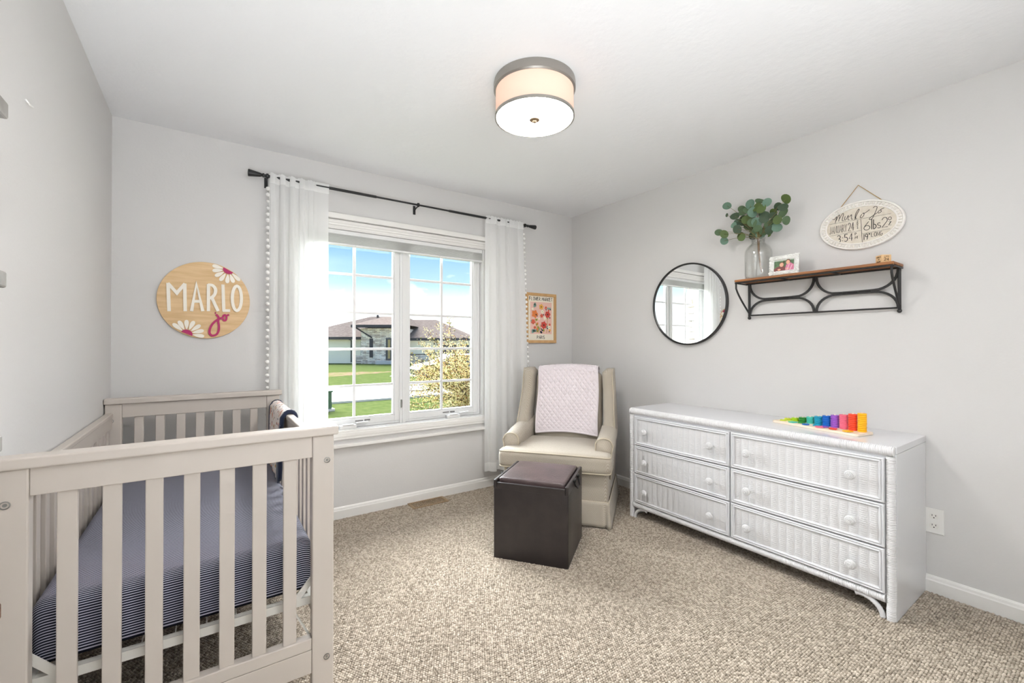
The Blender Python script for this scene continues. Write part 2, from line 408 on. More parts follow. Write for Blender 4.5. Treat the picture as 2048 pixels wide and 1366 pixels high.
# carpet pile: looped rows covering the floor
def carpet():
    vs = []; rnd = random.Random(5)
    px, py = .0105, .0092
    y = -3.0; j = 0
    while y < -.018:
        x = RX0 + .006 + (px/2 if j % 2 else 0)
        while x < -.018:
            vs.append((x + rnd.uniform(-.0010, .0010), y + rnd.uniform(-.0009, .0009), .0))
            x += px
        y += py; j += 1
    me = bpy.data.meshes.new('carpet_pile'); me.from_pydata(vs, [], [])
    o = bpy.data.objects.new('carpet_pile', me); COL.objects.link(o)
    lb = MB()
    n = 6
    lb.lathe([(.0046, 0), (.0058, .0022), (.0052, .0046), (.0030, .0062), (.0004, .0066)], n=n)
    m = mat('beige_loop_carpet', (204, 188, 168), 0.95, spec=0.1)
    t = m.node_tree; bs = t.nodes['Principled BSDF']
    oi = t.nodes.new('ShaderNodeObjectInfo'); rp = t.nodes.new('ShaderNodeValToRGB')
    rp.color_ramp.elements[0].color = lin(142, 131, 117); rp.color_ramp.elements[1].color = lin(192, 180, 165)
    t.links.new(oi.outputs['Random'], rp.inputs[0]); t.links.new(rp.outputs[0], bs.inputs['Base Color'])
    lm = bpy.data.meshes.new('carpet_loop'); lm.from_pydata(lb.v, [], lb.f); lm.materials.append(m)
    lm.polygons.foreach_set('use_smooth', [True]*len(lm.polygons))
    lo = bpy.data.objects.new('carpet_loop', lm)
    ng = bpy.data.node_groups.new('carpet_pile', 'GeometryNodeTree')
    ng.interface.new_socket(name='Geometry', in_out='INPUT', socket_type='NodeSocketGeometry')
    ng.interface.new_socket(name='Geometry', in_out='OUTPUT', socket_type='NodeSocketGeometry')
    gi = ng.nodes.new('NodeGroupInput'); go = ng.nodes.new('NodeGroupOutput')
    ip = ng.nodes.new('GeometryNodeInstanceOnPoints'); ob = ng.nodes.new('GeometryNodeObjectInfo'); ob.inputs['Object'].default_value = lo
    mp_ = ng.nodes.new('GeometryNodeMeshToPoints')
    rv = ng.nodes.new('FunctionNodeRandomValue'); rv.data_type = 'FLOAT_VECTOR'
    rv.inputs[0].default_value = (-.3, -.3, 0); rv.inputs[1].default_value = (.3, .3, 6.28)
    rs = ng.nodes.new('FunctionNodeRandomValue'); rs.data_type = 'FLOAT'; rs.inputs[2].default_value = .8; rs.inputs[3].default_value = 1.12; 
    L = ng.links.new
    L(gi.outputs[0], mp_.inputs['Mesh']); L(mp_.outputs[0], ip.inputs['Points']); L(ob.outputs['Geometry'], ip.inputs['Instance'])
    L(rv.outputs[0], ip.inputs['Rotation']); L(rs.outputs[1], ip.inputs['Scale']); L(ip.outputs[0], go.inputs[0])
    md = o.modifiers.new('pile', 'NODES'); md.node_group = ng
    o['label'] = 'beige looped berber carpet pile covering the whole bedroom floor'; o['category'] = 'carpet'; o['kind'] = 'stuff'
carpet()

# ------------------------------------------------------------------ window
win = thing('window_1', None, None, (-1.70, 0, WZ0), kind='structure')
b = MB()   # jamb lining
b.box(WX0-.001, WX0+.02, -.002, .13, WZ0, WZ1); b.box(WX1-.02, WX1+.001, -.002, .13, WZ0, WZ1)
b.box(WX0+.02, WX1-.02, -.002, .13, WZ1-.02, WZ1+.001); b.box(WX0+.02, WX1-.02, -.002, .13, WZ0-.001, WZ0+.010)
b.build('jamb', M_vinyl, win, bevel=.002)
b = MB()   # side and head casing, fluted
for x0, x1 in ((-2.50, -2.41), (-.99, -.90)):
    b.box(x0, x1, -.014, .0, .545, 2.064)
    b.box(x0 if x0 < -2 else x1-.016, x0+.016 if x0 < -2 else x1, -.024, -.014, .545, 2.064)
    for k in (.35, .6):
        xc = x0+(x1-x0)*k; b.box(xc-.009, xc+.009, -.019, -.014, .607, 2.0)
b.build('side_casing', M_trim, win, bevel=.003)
b = MB()
b.box(-2.41, -.99, -.014, 0, 2.0, 2.064)
for z in (2.012, 2.030, 2.048): b.box(-2.41, -.99, -.019, -.014, z-.006, z+.006)
b.build('head_casing', M_trim, win, bevel=.002)
b = MB(); b.box(-2.515, -.885, -.034, 0, 2.068, 2.106); b.build('head_cap', M_trim, win, bevel=.004)
b = MB(); b.box(-2.50, -.90, -.020, 0, .548, .607); b.box(-2.41, -.99, -.0245, -.02, .565, .592); b.build('bottom_casing', M_trim, win, bevel=.003)
b = MB(); b.box(-2.53, -.87, -.046, 0, .497, .520); b.build('window_sill', M_trim, win, bevel=.004)
# two casement sashes, each with glass and grille bars
for (sx0, sx1, gx0, gx1) in ((-2.388, -1.693, -2.332, -1.752), (-1.697+.002, -1.012, -1.638, -1.074)):
    b = MB()
    z0, z1, gz0, gz1 = .617, 1.998, .675, 1.975
    b.box(sx0, gx0, .04, .085, z0, z1); b.box(gx1, sx1, .04, .085, z0, z1)
    b.box(gx0, gx1, .04, .085, z0, gz0); b.box(gx0, gx1, .04, .085, gz1, z1)
    # stepped glazing bead
    t_ = .011
    b.box(gx0, gx0+t_, .048, .078, gz0, gz1); b.box(gx1-t_, gx1, .048, .078, gz0, gz1); b.box(gx0+t_, gx1-t_, .048, .078, gz0, gz0+t_)
    b.box(sx0+.018, sx0+.024, .034, .04, z0+.018, z1); b.box(sx1-.024, sx1-.018, .034, .04, z0+.018, z1); b.box(sx0+.024, sx1-.024, .034, .04, z0+.018, z0+.024)
    sash = b.build('sash', M_vinyl, win, bevel=.002)
    xm = (gx0+gx1)/2
    b = MB(); b.box(xm-.010, xm+.010, .058, .068, gz0, gz1); b.build('grille_bar', M_vinyl, sash, bevel=.002)
    for z in (.908, 1.171, 1.434, 1.704):
        b = MB(); b.box(gx0, gx1, .0585, .0675, z-.009, z+.009); b.build('grille_bar', M_vinyl, sash, bevel=.002)
    b = MB(); b.box(gx0, gx1, .071, .0725, gz0, gz1); b.build('glass_pane', M_pane, sash)
b = MB(); b.box(-1.716, -1.672, .022, .04, .615, 1.995); b.box(-1.700, -1.688, .014, .022, .615, 1.995); b.build('mullion', M_vinyl, win, bevel=.002)
for x0 in (-2.155, -1.335):
    b = MB(); b.box(x0, x0+.115, -.004, .036, .6155, .640); b.box(x0+.02, x0+.095, -.010, .02, .640, .648)
    cr_ = b.build('crank_cover', M_vinyl, win, bevel=.006)
    b = MB(); b.bar((x0+.115, .012, .648), (x0+.20, .015, .652), .012, .008); b.build('crank_handle', M_vinyl, cr_, bevel=.002)
for x0 in (-2.04, -1.355):
    b = MB(); b.box(x0, x0+.055, .036, .0405, .655, .662); b.box(x0+.065, x0+.105, .034, .0405, .654, .664); b.build('sash_lock', mat('grey_lock_metal', (110, 108, 106), .4), win, bevel=.001)
b = MB(); b.box(-1.713, -1.703, .012, .022, .73, .79); b.build('latch', M_screw, win, bevel=.002)

bl = thing('cellular_shade', 'grey cellular window shade pulled up under the head of the window', 'window shade', (-1.70, .01, 1.90))
b = MB(); b.box(-2.386, -1.014, -.004, .032, 1.968, 1.998); b.build('headrail', M_vinyl, bl, bevel=.003)
b = MB()
for k in range(11):
    z = 1.907 + k*.0056
    b.loft([[(x, -.002, z), (x, -.010, z+.0026), (x, -.002, z+.0052), (x, .03, z+.0052), (x, .03, z)] for x in (-2.384, -1.016)])
b.build('pleated_fabric', M_shade, bl)
b = MB(); b.box(-2.385, -1.015, -.010, .032, 1.893, 1.906); br_ = b.build('bottom_rail', M_vinyl, bl, bevel=.003)
for x in (-2.03, -1.385):
    b = MB(); b.box(x-.022, x+.022, -.016, -.009, 1.889, 1.903); b.build('pull_tab', M_vinyl, br_, bevel=.002)

# ------------------------------------------------------------------ curtain rod and curtains
rod = thing('curtain_rod', 'black metal curtain rod with flared finials above the window', 'curtain rod', (-1.63, -.08, 2.25))
b = MB(); b.tube([(-2.62, -.08, 2.248), (-1.93, -.08, 2.248)], .0095, 12); b.tube([(-1.36, -.08, 2.248), (-.60, -.08, 2.248)], .0095, 12); b.tube([(-1.94, -.08, 2.248), (-1.35, -.08, 2.248)], .0068, 12)
b.build('rod', M_black, rod, smooth=True)
for x0, sg in ((-2.62, -1), (-.60, 1)):
    b = MB(); pr = [(.006, 0), (.013, .003), (.013, .010), (.008, .014), (.011, .02), (.013, .026), (.0215, .083), (.020, .088), (.004, .090)]
    if sg > 0: pr = [(r*.9, z*1.05) for r, z in pr]
    Mx = Matrix.Translation((x0, -.08, 2.248)) @ Matrix.Rotation(sg*PI/2, 4, 'Y')
    b.lathe(pr, n=20, M=Mx); b.build('finial', M_black, rod, smooth=True)
for x in (-2.605, -1.615, -.622):
    b = MB(); b.box(x-.010, x+.010, -.004, 0, 2.195, 2.262); b.tube([(x, -.003, 2.225), (x, -.035, 2.234), (x, -.078, 2.240)], .005, 8)
    b.tube([(x-.006, -.08, 2.248), (x+.006, -.08, 2.248)], .0155, 14); b.ball((x, -.005, 2.205), .003, 6)
    b.build('bracket', M_black, rod, bevel=.001)

def curtain(name, label, xl, xr, folds, flat0, flat1, poms, xlb, xrb, seed, pomside):
    """sheet hung on the rod: u across, v down; folds gathered between the flat stretches"""
    rnd = random.Random(seed)
    ph = [rnd.uniform(0, 6.28) for _ in range(6)]
    W_ = 140; H_ = 46; ZT, ZB = 2.268, .155
    root = thing(name, label, 'curtain', ((xl+xr)/2, -.08, 0))
    def P(u, v, off=0):
        z = ZT - v*(ZT-ZB)
        a = xl + u*(xr-xl); c = xlb(z) + u*(xrb(z)-xlb(z)); x = c
        t = 1.0
        if u < flat0: t = max(0, u/flat0)
        if u > 1-flat1: t = max(0.0, 1-(u-(1-flat1))/max(.05, min(flat1, .10)))
        t = max(0, min(1, t)); t = t*t*(3-2*t)
        low = min(1, v*3)
        f = math.sin(u*folds*2*PI + ph[0] + .5*math.sin(v*2.2+ph[1])) * (.7+.5*math.sin(u*7+ph[2]))
        f2 = math.sin(u*folds*3.7*PI + ph[3])*.25*(1-low*.6)
        y = -.080 + t*(.026*f + .010*f2)*(.45+.55*low) + .008*(1-t)
        if v < .018: y = -.080 + (y+.08)*.5
        # gathers pinched around the rod
        pin = max(0, 1-abs(v-.009)*2113/14.0/1.0) if False else 0
        x += t*.006*math.sin(u*folds*4*PI+ph[4])
        zz = z + (.004*math.sin(u*folds*6*PI+ph[5])*t if v < .02 else 0) + (.006*math.sin(u*5+ph[5]) if v > .98 else 0)
        return (x, y - off, zz)
    b = MB(); b.grid(lambda u, v: P(u, v), W_, H_); b.build('panel', M_sheer, root, smooth='all')
    b = MB(); b.grid(lambda u, v: P(u, .0+v*.030, .0125), W_, 3); b.build('rod_pocket', M_hem, root, smooth='all')
    b = MB(); b.grid(lambda u, v: P(u, .965+v*.035, .0025), W_, 3); b.build('hem', M_hem, root, smooth='all')
    # pom-pom trim on one edge
    pm = None
    nb = poms
    for k in range(nb):
        v = .045 + k*(.945/nb)
        p = P(pomside, v)
        c = Vector(p) + Vector((-.009 if pomside == 0 else .009, rnd.uniform(-.004, .002), rnd.uniform(-.004, .004)))
        if pm is None:
            bb = MB(); bb.ball((0, 0, 0), .0125, 8, (1, 1, 1)); pm = bb.build('pompom', M_pom, root, world=False, smooth='all'); o = pm
        else:
            o = pm.copy(); COL.objects.link(o); o.parent = root
        o.location = INV[root] @ c; s_ = rnd.uniform(.8, 1.1); o.scale = (s_, s_, s_*rnd.uniform(.8, 1)); o.rotation_euler = (rnd.random(), rnd.random(), 0)
    b = MB(); b.tube([P(pomside, i/40.0) for i in range(41)], .0022, 5); b.build('trim_tape', M_pom, root)
    return root
curtain('curtain', 'white sheer curtain with pompom edge hanging behind the crib', -2.592, -2.246, 6.2, .02, .30, 50,
        lambda z: -2.592, lambda z: -2.246, 11, 0)
curtain('curtain', 'white sheer curtain with pompom edge hanging behind the armchair', -1.026, -.648, 4.0, .10, .02, 50,
        lambda z: -1.026-.006*(2.2-z)/2, lambda z: -.648 + .055*min(1, (2.26-z)/1.3), 23, 1)

# ------------------------------------------------------------------ ceiling light
LC = (-1.640, -1.535)
lamp = thing('ceiling_light', 'lit drum ceiling light with cream fabric shade and brushed nickel rims', 'ceiling light', (LC[0], LC[1], CH))
b = MB(); b.lathe([(.12, CH-.001), (.190, CH-.001), (.192, CH-.012), (.192, CH-.040), (.186, CH-.046), (.180, CH-.046), (.12, CH-.040)], c=(LC[0], LC[1], 0), n=64); b.build('canopy', M_nickel, lamp, smooth=True)
b = MB(); b.lathe([(.183, CH-.158), (.183, CH-.044)], c=(LC[0], LC[1], 0), n=64, cap=False); b.build('lamp_shade', M_lampshade, lamp, smooth=True)
b = MB(); b.lathe([(.181, CH-.170), (.187, CH-.170), (.187, CH-.158), (.181, CH-.158)], c=(LC[0], LC[1], 0), n=64, cap=False); b.build('bottom_rim', M_nickel, lamp, smooth=True)
b = MB(); b.lathe([(.0005, CH-.1600), (.1815, CH-.1600), (.1815, CH-.1625), (.0005, CH-.1625)], c=(LC[0], LC[1], 0), n=64); b.build('added_light_block', M_trim, lamp, smooth=True)  # unseen disc added to keep the diffuser's glow off the shade
M_diff = mat('frosted_glass_diffuser', (255, 250, 245), 0.5, emit=(255, 251, 247), estr=LAMP_POWER)
b = MB(); b.lathe([(.0005, CH-.1745), (.10, CH-.1725), (.180, CH-.1665), (.180, CH-.163), (.0005, CH-.163)], c=(LC[0], LC[1], 0), n=64); b.build('diffuser', M_diff, lamp, smooth=True)
b = MB(); b.lathe([(.024, CH-.1742), (.024, CH-.1775), (.010, CH-.181), (.010, CH-.186), (.006, CH-.189), (.0005, CH-.190)], c=(LC[0], LC[1], 0), n=24); b.build('finial_knob', mat('aged_bronze', (104, 88, 70), .7, spec=.1), lamp, smooth=True)
# bulb inside the drum, glowing through the linen
l_ = bpy.data.lights.new('bulb_light', 'POINT'); l_.energy = 0.8; l_.color = (1.0, .86, .78); l_.shadow_soft_size = .04
lo_ = bpy.data.objects.new('bulb_light', l_); COL.objects.link(lo_); lo_.parent = lamp; lo_.location = (0, 0, -.10)

# ------------------------------------------------------------------ crib
crib = thing('crib', 'cream white slatted wooden crib in the corner by the window wall', 'crib', (-2.94, -.9, 0))
SL = [-3.215, -3.129, -3.041, -2.956, -2.870, -2.785, -2.699]
def end_panel(yf, yb):
    # yf: face towards the camera, yb: other face
    b = MB(); b.box(-3.328, -3.263, yf, yb, 0, .902); b.build('post', M_crib, crib, bevel=.004)
    b = MB(); b.box(-2.616, -2.549, yf, yb, 0, .902); b.build('post', M_crib, crib, bevel=.004)
    b = MB(); b.box(-3.331, -2.536, yf-.012, yb+.010, .902, .931); b.build('top_cap', M_crib, crib, bevel=.005, seg=3)
    b = MB(); b.box(-3.2625, -2.6165, yf+.003, yb-.003, .832, .9018); b.build('top_rail', M_crib, crib, bevel=.002)
    b = MB(); b.box(-3.2625, -2.6165, yf+.003, yb-.003, .198, .236); b.build('lower_rail', M_crib, crib, bevel=.003)
    b = MB(); b.box(-3.2625, -2.6165, yf+.004, yb-.004, .120, .1965); b.build('lower_apron', M_crib, crib, bevel=.002)
    for x in SL:
        b = MB(); b.box(x-.0015, x+.0375, yf+.010, yf+.024, .235, .833); b.build('slat', M_crib, crib, bevel=.0025)
    for x in (-3.303, -2.571):
        for z in (.818, .160):
            b = MB(); Mx = Matrix.Translation((x, yf-.001, z)) @ Matrix.Rotation(PI/2, 4, 'X')
            b.lathe([(.0100, -.004), (.0100, .0014), (.0080, .0018), (.0074, -.0030), (.0042, -.0030), (.0042, -.0002), (.0005, -.0002)], n=18, M=Mx)
            b.build('bolt', M_screw, crib, smooth=True)
end_panel(-1.600, -1.562)
end_panel(-.200, -.162)
def side(x0, x1, slats):
    y0, y1 = -1.561, -.201
    b = MB(); b.box(x0-.004, x1+.004, y0, y1, .838, .858); b.build('side_cap', M_crib, crib, bevel=.004)
    b = MB(); b.box(x0, x1, y0, y1, .782, .838); b.build('side_rail', M_crib, crib, bevel=.002)
    b = MB(); b.box(x0, x1, y0, y1, .200, .262); b.build('side_lower_rail', M_crib, crib, bevel=.002)
    n = 15; p = (y1-y0)/n
    for k in range(n):
        yc = y0 + p*(k+.5)
        b = MB(); b.box((x0+x1)/2-.007, (x0+x1)/2+.007, yc-.018, yc+.018, .260, .784); b.build('slat', M_crib, crib, bevel=.0025)
side(-3.322, -3.300, 15)
side(-2.580, -2.556, 15)
# steel mattress support with corner straps and springs
b = MB()
x0, x1, y0, y1, z0 = -3.285, -2.595, -1.545, -.215, .338
for q0, q1 in (((x0, y0), (x1, y0)), ((x0, y1), (x1, y1)), ((x0, y0), (x0, y1)), ((x1, y0), (x1, y1))):
    b.bar((q0[0], q0[1], z0), (q1[0], q1[1], z0), .004, .026)
    
b.box(x0, x1, y0, y0+.022, z0+.010, z0+.013); b.box(x0, x1, y1-.022, y1, z0+.010, z0+.013)
b.box(x0, x0+.022, y0, y1, z0+.0105, z0+.0135); b.box(x1-.022, x1, y0, y1, z0+.0105, z0+.0135)
b.build('support_frame', M_crib2, crib)
b = MB()
for k in range(1, 16): b.tube([(x0, y0+k*.083, z0+.006), (x1, y0+k*.083, z0+.006)], .002, 5)
for k in range(1, 9): b.tube([(x0+k*.0766, y0, z0+.009), (x0+k*.0766, y1, z0+.009)], .002, 5)
b.build('support_wires', M_crib2, crib)
for sx, xa in ((1, x0), (-1, x1)):
    for sy, ya in ((1, y0), (-1, y1)):
        b = MB(); b.bar((xa, ya-sy*.004, z0+.085), (xa+sx*.075, ya-sy*.004, z0), .005, .020); b.bar((xa, ya-sy*.004, z0+.10), (xa, ya-sy*.004, z0-.12), .02, .005)
        b.bar((xa+sx*.075, ya-sy*.002, z0-.01), (xa, ya-sy*.002, z0-.16), .014, .005)
        b.build('hanger_strap', M_crib2, crib)

# mattress with fitted striped sheet
m = mat('navy_white_striped_jersey', (40, 42, 58), 0.85, spec=.15)
t = m.node_tree; bs = t.nodes['Principled BSDF']; tcn = t.nodes.new('ShaderNodeTexCoord'); sp = t.nodes.new('ShaderNodeSeparateXYZ')
ad = t.nodes.new('ShaderNodeMath'); ad.operation = 'ADD'; dv = t.nodes.new('ShaderNodeMath'); dv.operation = 'DIVIDE'; dv.inputs[1].default_value = .0072
fr_ = t.nodes.new('ShaderNodeMath'); fr_.operation = 'FRACT'; rp = t.nodes.new('ShaderNodeValToRGB')
rp.color_ramp.interpolation = 'CONSTANT'; rp.color_ramp.elements[0].color = lin(18, 20, 34); rp.color_ramp.elements[1].position = .56; rp.color_ramp.elements[1].color = lin(176, 176, 192)
t.links.new(tcn.outputs['Object'], sp.inputs[0]); t.links.new(sp.outputs['Y'], ad.inputs[0]); t.links.new(sp.outputs['Z'], ad.inputs[1])
t.links.new(ad.outputs[0], dv.inputs[0]); t.links.new(dv.outputs[0], fr_.inputs[0]); t.links.new(fr_.outputs[0], rp.inputs[0]); t.links.new(rp.outputs[0], bs.inputs['Base Color'])
b = MB()
def mf(p):
    x, y, z = p
    k = (1-(x/.34)**2)*(1-(y/.66)**2)
    if z > 0: z += .008*max(0, k)
    return (x-2.940, y-.880, z+.450)
b.soft(.338, .652, .088, .034, n=14, f=mf, k=5)
b.build('crib_mattress', m, smooth='all', label='navy and white pinstriped fitted mattress lying inside the crib', cat='mattress')

# small patterned blanket folded over the window-side rail
bk = thing('baby_blanket', 'floral baby blanket with navy edging draped over the crib side rail', 'blanket', (-2.568, -.52, .86))
def pat_mat():
    m = mat('floral_blanket_print', (238, 230, 224), .95, sheen=.3); t = m.node_tree; bs = t.nodes['Principled BSDF']
    tcn = t.nodes.new('ShaderNodeTexCoord'); base = None
    for i, (sc, th, c) in enumerate(((16, .30, (226, 158, 136)), (26, .22, (196, 150, 80)), (34, .20, (36, 48, 72)), (22, .17, (150, 60, 52)))):
        v = t.nodes.new('ShaderNodeTexVoronoi'); v.inputs['Scale'].default_value = sc
        mp_ = t.nodes.new('ShaderNodeMapping'); mp_.inputs['Location'].default_value = (i*3.1, i*1.7, i*.9)
        lt = t.nodes.new('ShaderNodeMath'); lt.operation = 'LESS_THAN'; lt.inputs[1].default_value = th
        mx_ = t.nodes.new('ShaderNodeMix'); mx_.data_type = 'RGBA'; mx_.inputs['B'].default_value = lin(*c)
        t.links.new(tcn.outputs['Object'], mp_.inputs[0]); t.links.new(mp_.outputs[0], v.inputs['Vector']); t.links.new(v.outputs['Distance'], lt.inputs[0]); t.links.new(lt.outputs[0], mx_.inputs['Factor'])
        if base is None: mx_.inputs['A'].default_value = lin(240, 228, 220)
        else: t.links.new(base, mx_.inputs['A'])
        base = mx_.outputs['Result']
    t.links.new(base, bs.inputs['Base Color']); return m
M_pat = pat_mat()
M_navy = mat('navy_blanket_binding', (28, 38, 64), .9, sheen=.3)
def drape(s, yoff=0, y=0):
    # arc-length s from inner bottom, over the rail, to outer bottom
    xc = -2.568; r = .022; top = .868; L1 = .30; Lo = .16
    wob = .006*math.sin(y*26+s*9)
    if s < L1: return (xc - r - .006 - max(0, wob) - .020*(1-s/L1)*abs(math.sin(y*17+1)), top - r - (L1-s))
    s2 = s-L1
    if s2 < PI*r:
        a = PI - s2/r; return (xc + (r+.004)*math.cos(a), top - r + (r+.004)*math.sin(a))
    s3 = s2-PI*r
    return (xc + r + .004 + max(0, wob), top - r - s3)
TOT = .30 + PI*.022 + .16
def bl_pt(u, v, o=0):
    y = -.245 - u*.50
    s = v*TOT; x, z = drape(s, 0, y)
    z += -.03*math.sin(u*3)*(1 if v < .3 else 0)*(1-v/.3)
    return (x, y, z)
b = MB(); b.grid(lambda u, v: bl_pt(u, v), 36, 60); b.build('blanket_cloth', M_pat, bk, smooth='all', solid=.008)
b = MB(); b.tube([bl_pt(1.0, i/50.0) for i in range(51)], .011, 8); b.tube([bl_pt(i/20.0, 0) for i in range(21)], .010, 8); b.tube([bl_pt(0, i/50.0) for i in range(51)], .009, 8); b.build('binding', M_navy, bk, smooth='all')
b = MB(); b.grid(lambda u, v: (lambda p: (p[0]-.012, p[1]-.012-.03*u, p[2]-.01))(bl_pt(.97+.03*u, v*.52)), 4, 30); b.build('lining', M_navy, bk, smooth='all', solid=.004)

# ------------------------------------------------------------------ round wooden name sign
sg = thing('name_sign', 'round birch sign with cream MARLO letters, magenta jo and daisies', 'wall sign', (-2.917, -.01, 1.468))
b = MB(); Mx = Matrix.Translation((-2.917, -.012, 1.466)) @ Matrix.Rotation(PI/2, 4, 'X'); b.lathe([(.2245, -.011), (.2255, -.009), (.2255, 0), (.2245, .001)], n=96, M=Mx); b.build('wooden_disc', M_wood, sg, smooth=True)
fb = lambda a, z, h: (a, -.0125-h, z)
MARLO = {'M': [[[-3.091, 1.5524], [-3.086, 1.3961]], [[-3.091, 1.5524], [-3.0512, 1.4996], [-3.0145, 1.5554]], [[-3.0154, 1.5553], [-3.0124, 1.3992]]],
 'A': [[[-2.9826, 1.4005], [-2.9604, 1.5596], [-2.93, 1.4028]], [[-2.9741, 1.4566], [-2.9397, 1.4585]]],
 'R': [[[-2.9023, 1.404], [-2.9028, 1.5602]], [[-2.9028, 1.5583], [-2.8824, 1.5559], [-2.8684, 1.5353], [-2.8709, 1.5076], [-2.8854, 1.4851], [-2.8999, 1.4803]], [[-2.8871, 1.485], [-2.8553, 1.406]]],
 'L': [[[-2.8314, 1.5638], [-2.8263, 1.4072]], [[-2.8302, 1.409], [-2.7962, 1.4105]]],
 'O': [[[-2.7599+.0238*math.cos(2*PI*k/20), 1.4866+.0755*math.sin(2*PI*k/20)] for k in range(21)]]}
for ch in 'MARLO':
    b = MB(); strokes(b, [smooth(q, 4) if len(q) == 6 else q for q in MARLO[ch]], fb, .0165, .006); b.build('letter', M_letter, sg)
JO = [[[-2.864, 1.3839], [-2.8525, 1.3666], [-2.8541, 1.3429], [-2.8507, 1.3153], [-2.8523, 1.2877], [-2.862, 1.2658], [-2.8815, 1.2577], [-2.8951, 1.2693], [-2.8961, 1.2908], [-2.8849, 1.3224], [-2.8655, 1.3465], [-2.8459, 1.3609], [-2.8328, 1.3653]]]
OO = [[[-2.8311, 1.3654], [-2.8278, 1.3794], [-2.8179, 1.3817], [-2.8128, 1.368], [-2.8161, 1.3519], [-2.8261, 1.3496], [-2.8311, 1.3634]], [[-2.8195, 1.3777], [-2.8129, 1.3779], [-2.8012, 1.3851]]]
b = MB(); strokes(b, [smooth(q) for q in JO], fb, .0115, .006); strokes(b, [[[-2.8706, 1.3935], [-2.8657, 1.3921]]], fb, .008, .006); b.build('letter', M_magenta, sg, label='magenta script letter j')
b = MB(); strokes(b, [smooth(q) for q in OO], fb, .0105, .006); b.build('letter', M_magenta, sg, label='magenta script letter o')
FL = [([-2.8044, 1.6556], [[-2.8844, 1.6755], [-2.8843, 1.6441], [-2.8713, 1.6119], [-2.8466, 1.5863], [-2.8101, 1.5746], [-2.7765, 1.58], [-2.7441, 1.5947]], [-2.8287, 1.6693], [-2.7801, 1.642], 1),
      ([-3.0050, 1.2668], [[-3.0695, 1.3253], [-3.0426, 1.3419], [-3.0061, 1.348], [-2.9706, 1.3425], [-2.9398, 1.3202], [-2.9239, 1.2884], [-2.9216, 1.2534]], [-3.0303, 1.2789], [-2.9796, 1.2548], -1)]
for c, tips, e0, e1, sgn in FL:
    c = Vector(c)
    for tp in tips:
        tp = Vector(tp); d = (tp-c); L = d.length; d.normalize(); nn = Vector((-d.y, d.x)); pts = []
        for k in range(18):
            a = 2*PI*k/18; s_ = (1-math.cos(a))/2; wv = math.sin(a)*(.0035+.0115*s_**.8)
            q = c + d*(.026+(L-.026)*s_) + nn*wv; pts.append((q.x, q.y))
        b = MB(); b.prism(pts, fb, .005); b.build('petal', M_letter, sg)
    e0 = Vector(e0); e1 = Vector(e1); mid = (e0+e1)/2; ex = (e1-e0)/2; ey = Vector((-ex.y, ex.x))*(-1 if sgn > 0 else 1)
    pts = [tuple(mid + ex*math.cos(PI*k/14) + ey*.85*math.sin(PI*k/14)) for k in range(15)]
    b = MB(); b.prism(pts, fb, .007); b.build('flower_centre', M_magenta, sg)

# ------------------------------------------------------------------ framed flower poster
ps = thing('framed_poster', 'small oak framed flower market poster between curtain and room corner', 'framed print', (-.39, -.01, 1.445))
PX0, PX1, PZ0, PZ1 = -.567, -.213, 1.217, 1.673
for q in ((PX0, PX1, PZ1-.026, PZ1), (PX0, PX1, PZ0, PZ0+.026), (PX0, PX0+.026, PZ0+.0262, PZ1-.0262), (PX1-.026, PX1, PZ0+.0262, PZ1-.0262)):
    b = MB(); b.box(q[0], q[1], -.022, -.001, q[2], q[3]); b.build('frame_side', M_oak, ps, bevel=.002)
M_paper = mat('cream_poster_paper', (238, 230, 212), .7)
b = MB(); b.box(PX0+.024, PX1-.024, -.010, -.002, PZ0+.024, PZ1-.024); pp = b.build('poster_sheet', M_paper, ps)
def flat(mb, pts, y, d=.0003): mb.prism(pts, lambda a, z, h: (a, y-h, z), d)
AX0, AX1, AZ0, AZ1 = -.512, -.262, 1.300, 1.593
b = MB(); flat(b, [(AX0, AZ0), (AX1, AZ0), (AX1, AZ1), (AX0, AZ1)], -.0102); b.build('print', mat('pink_print', (232, 190, 176), .7), pp)
def blob(cx, cz, r, lobes=5, k=.18, ph=0, n=22, sy=1.0): return [(cx+r*(1+k*math.cos(lobes*2*PI*i/n+ph))*math.cos(2*PI*i/n), cz+sy*r*(1+k*math.cos(lobes*2*PI*i/n+ph))*math.sin(2*PI*i/n)) for i in range(n)]
rnd = random.Random(4)
def clx(x, r): return max(AX0+r*1.2, min(AX1-r*1.2, x))
def clz(z, r): return max(AZ0+r*1.2, min(AZ1-r*1.2, z))
W_, H_ = AX1-AX0, AZ1-AZ0
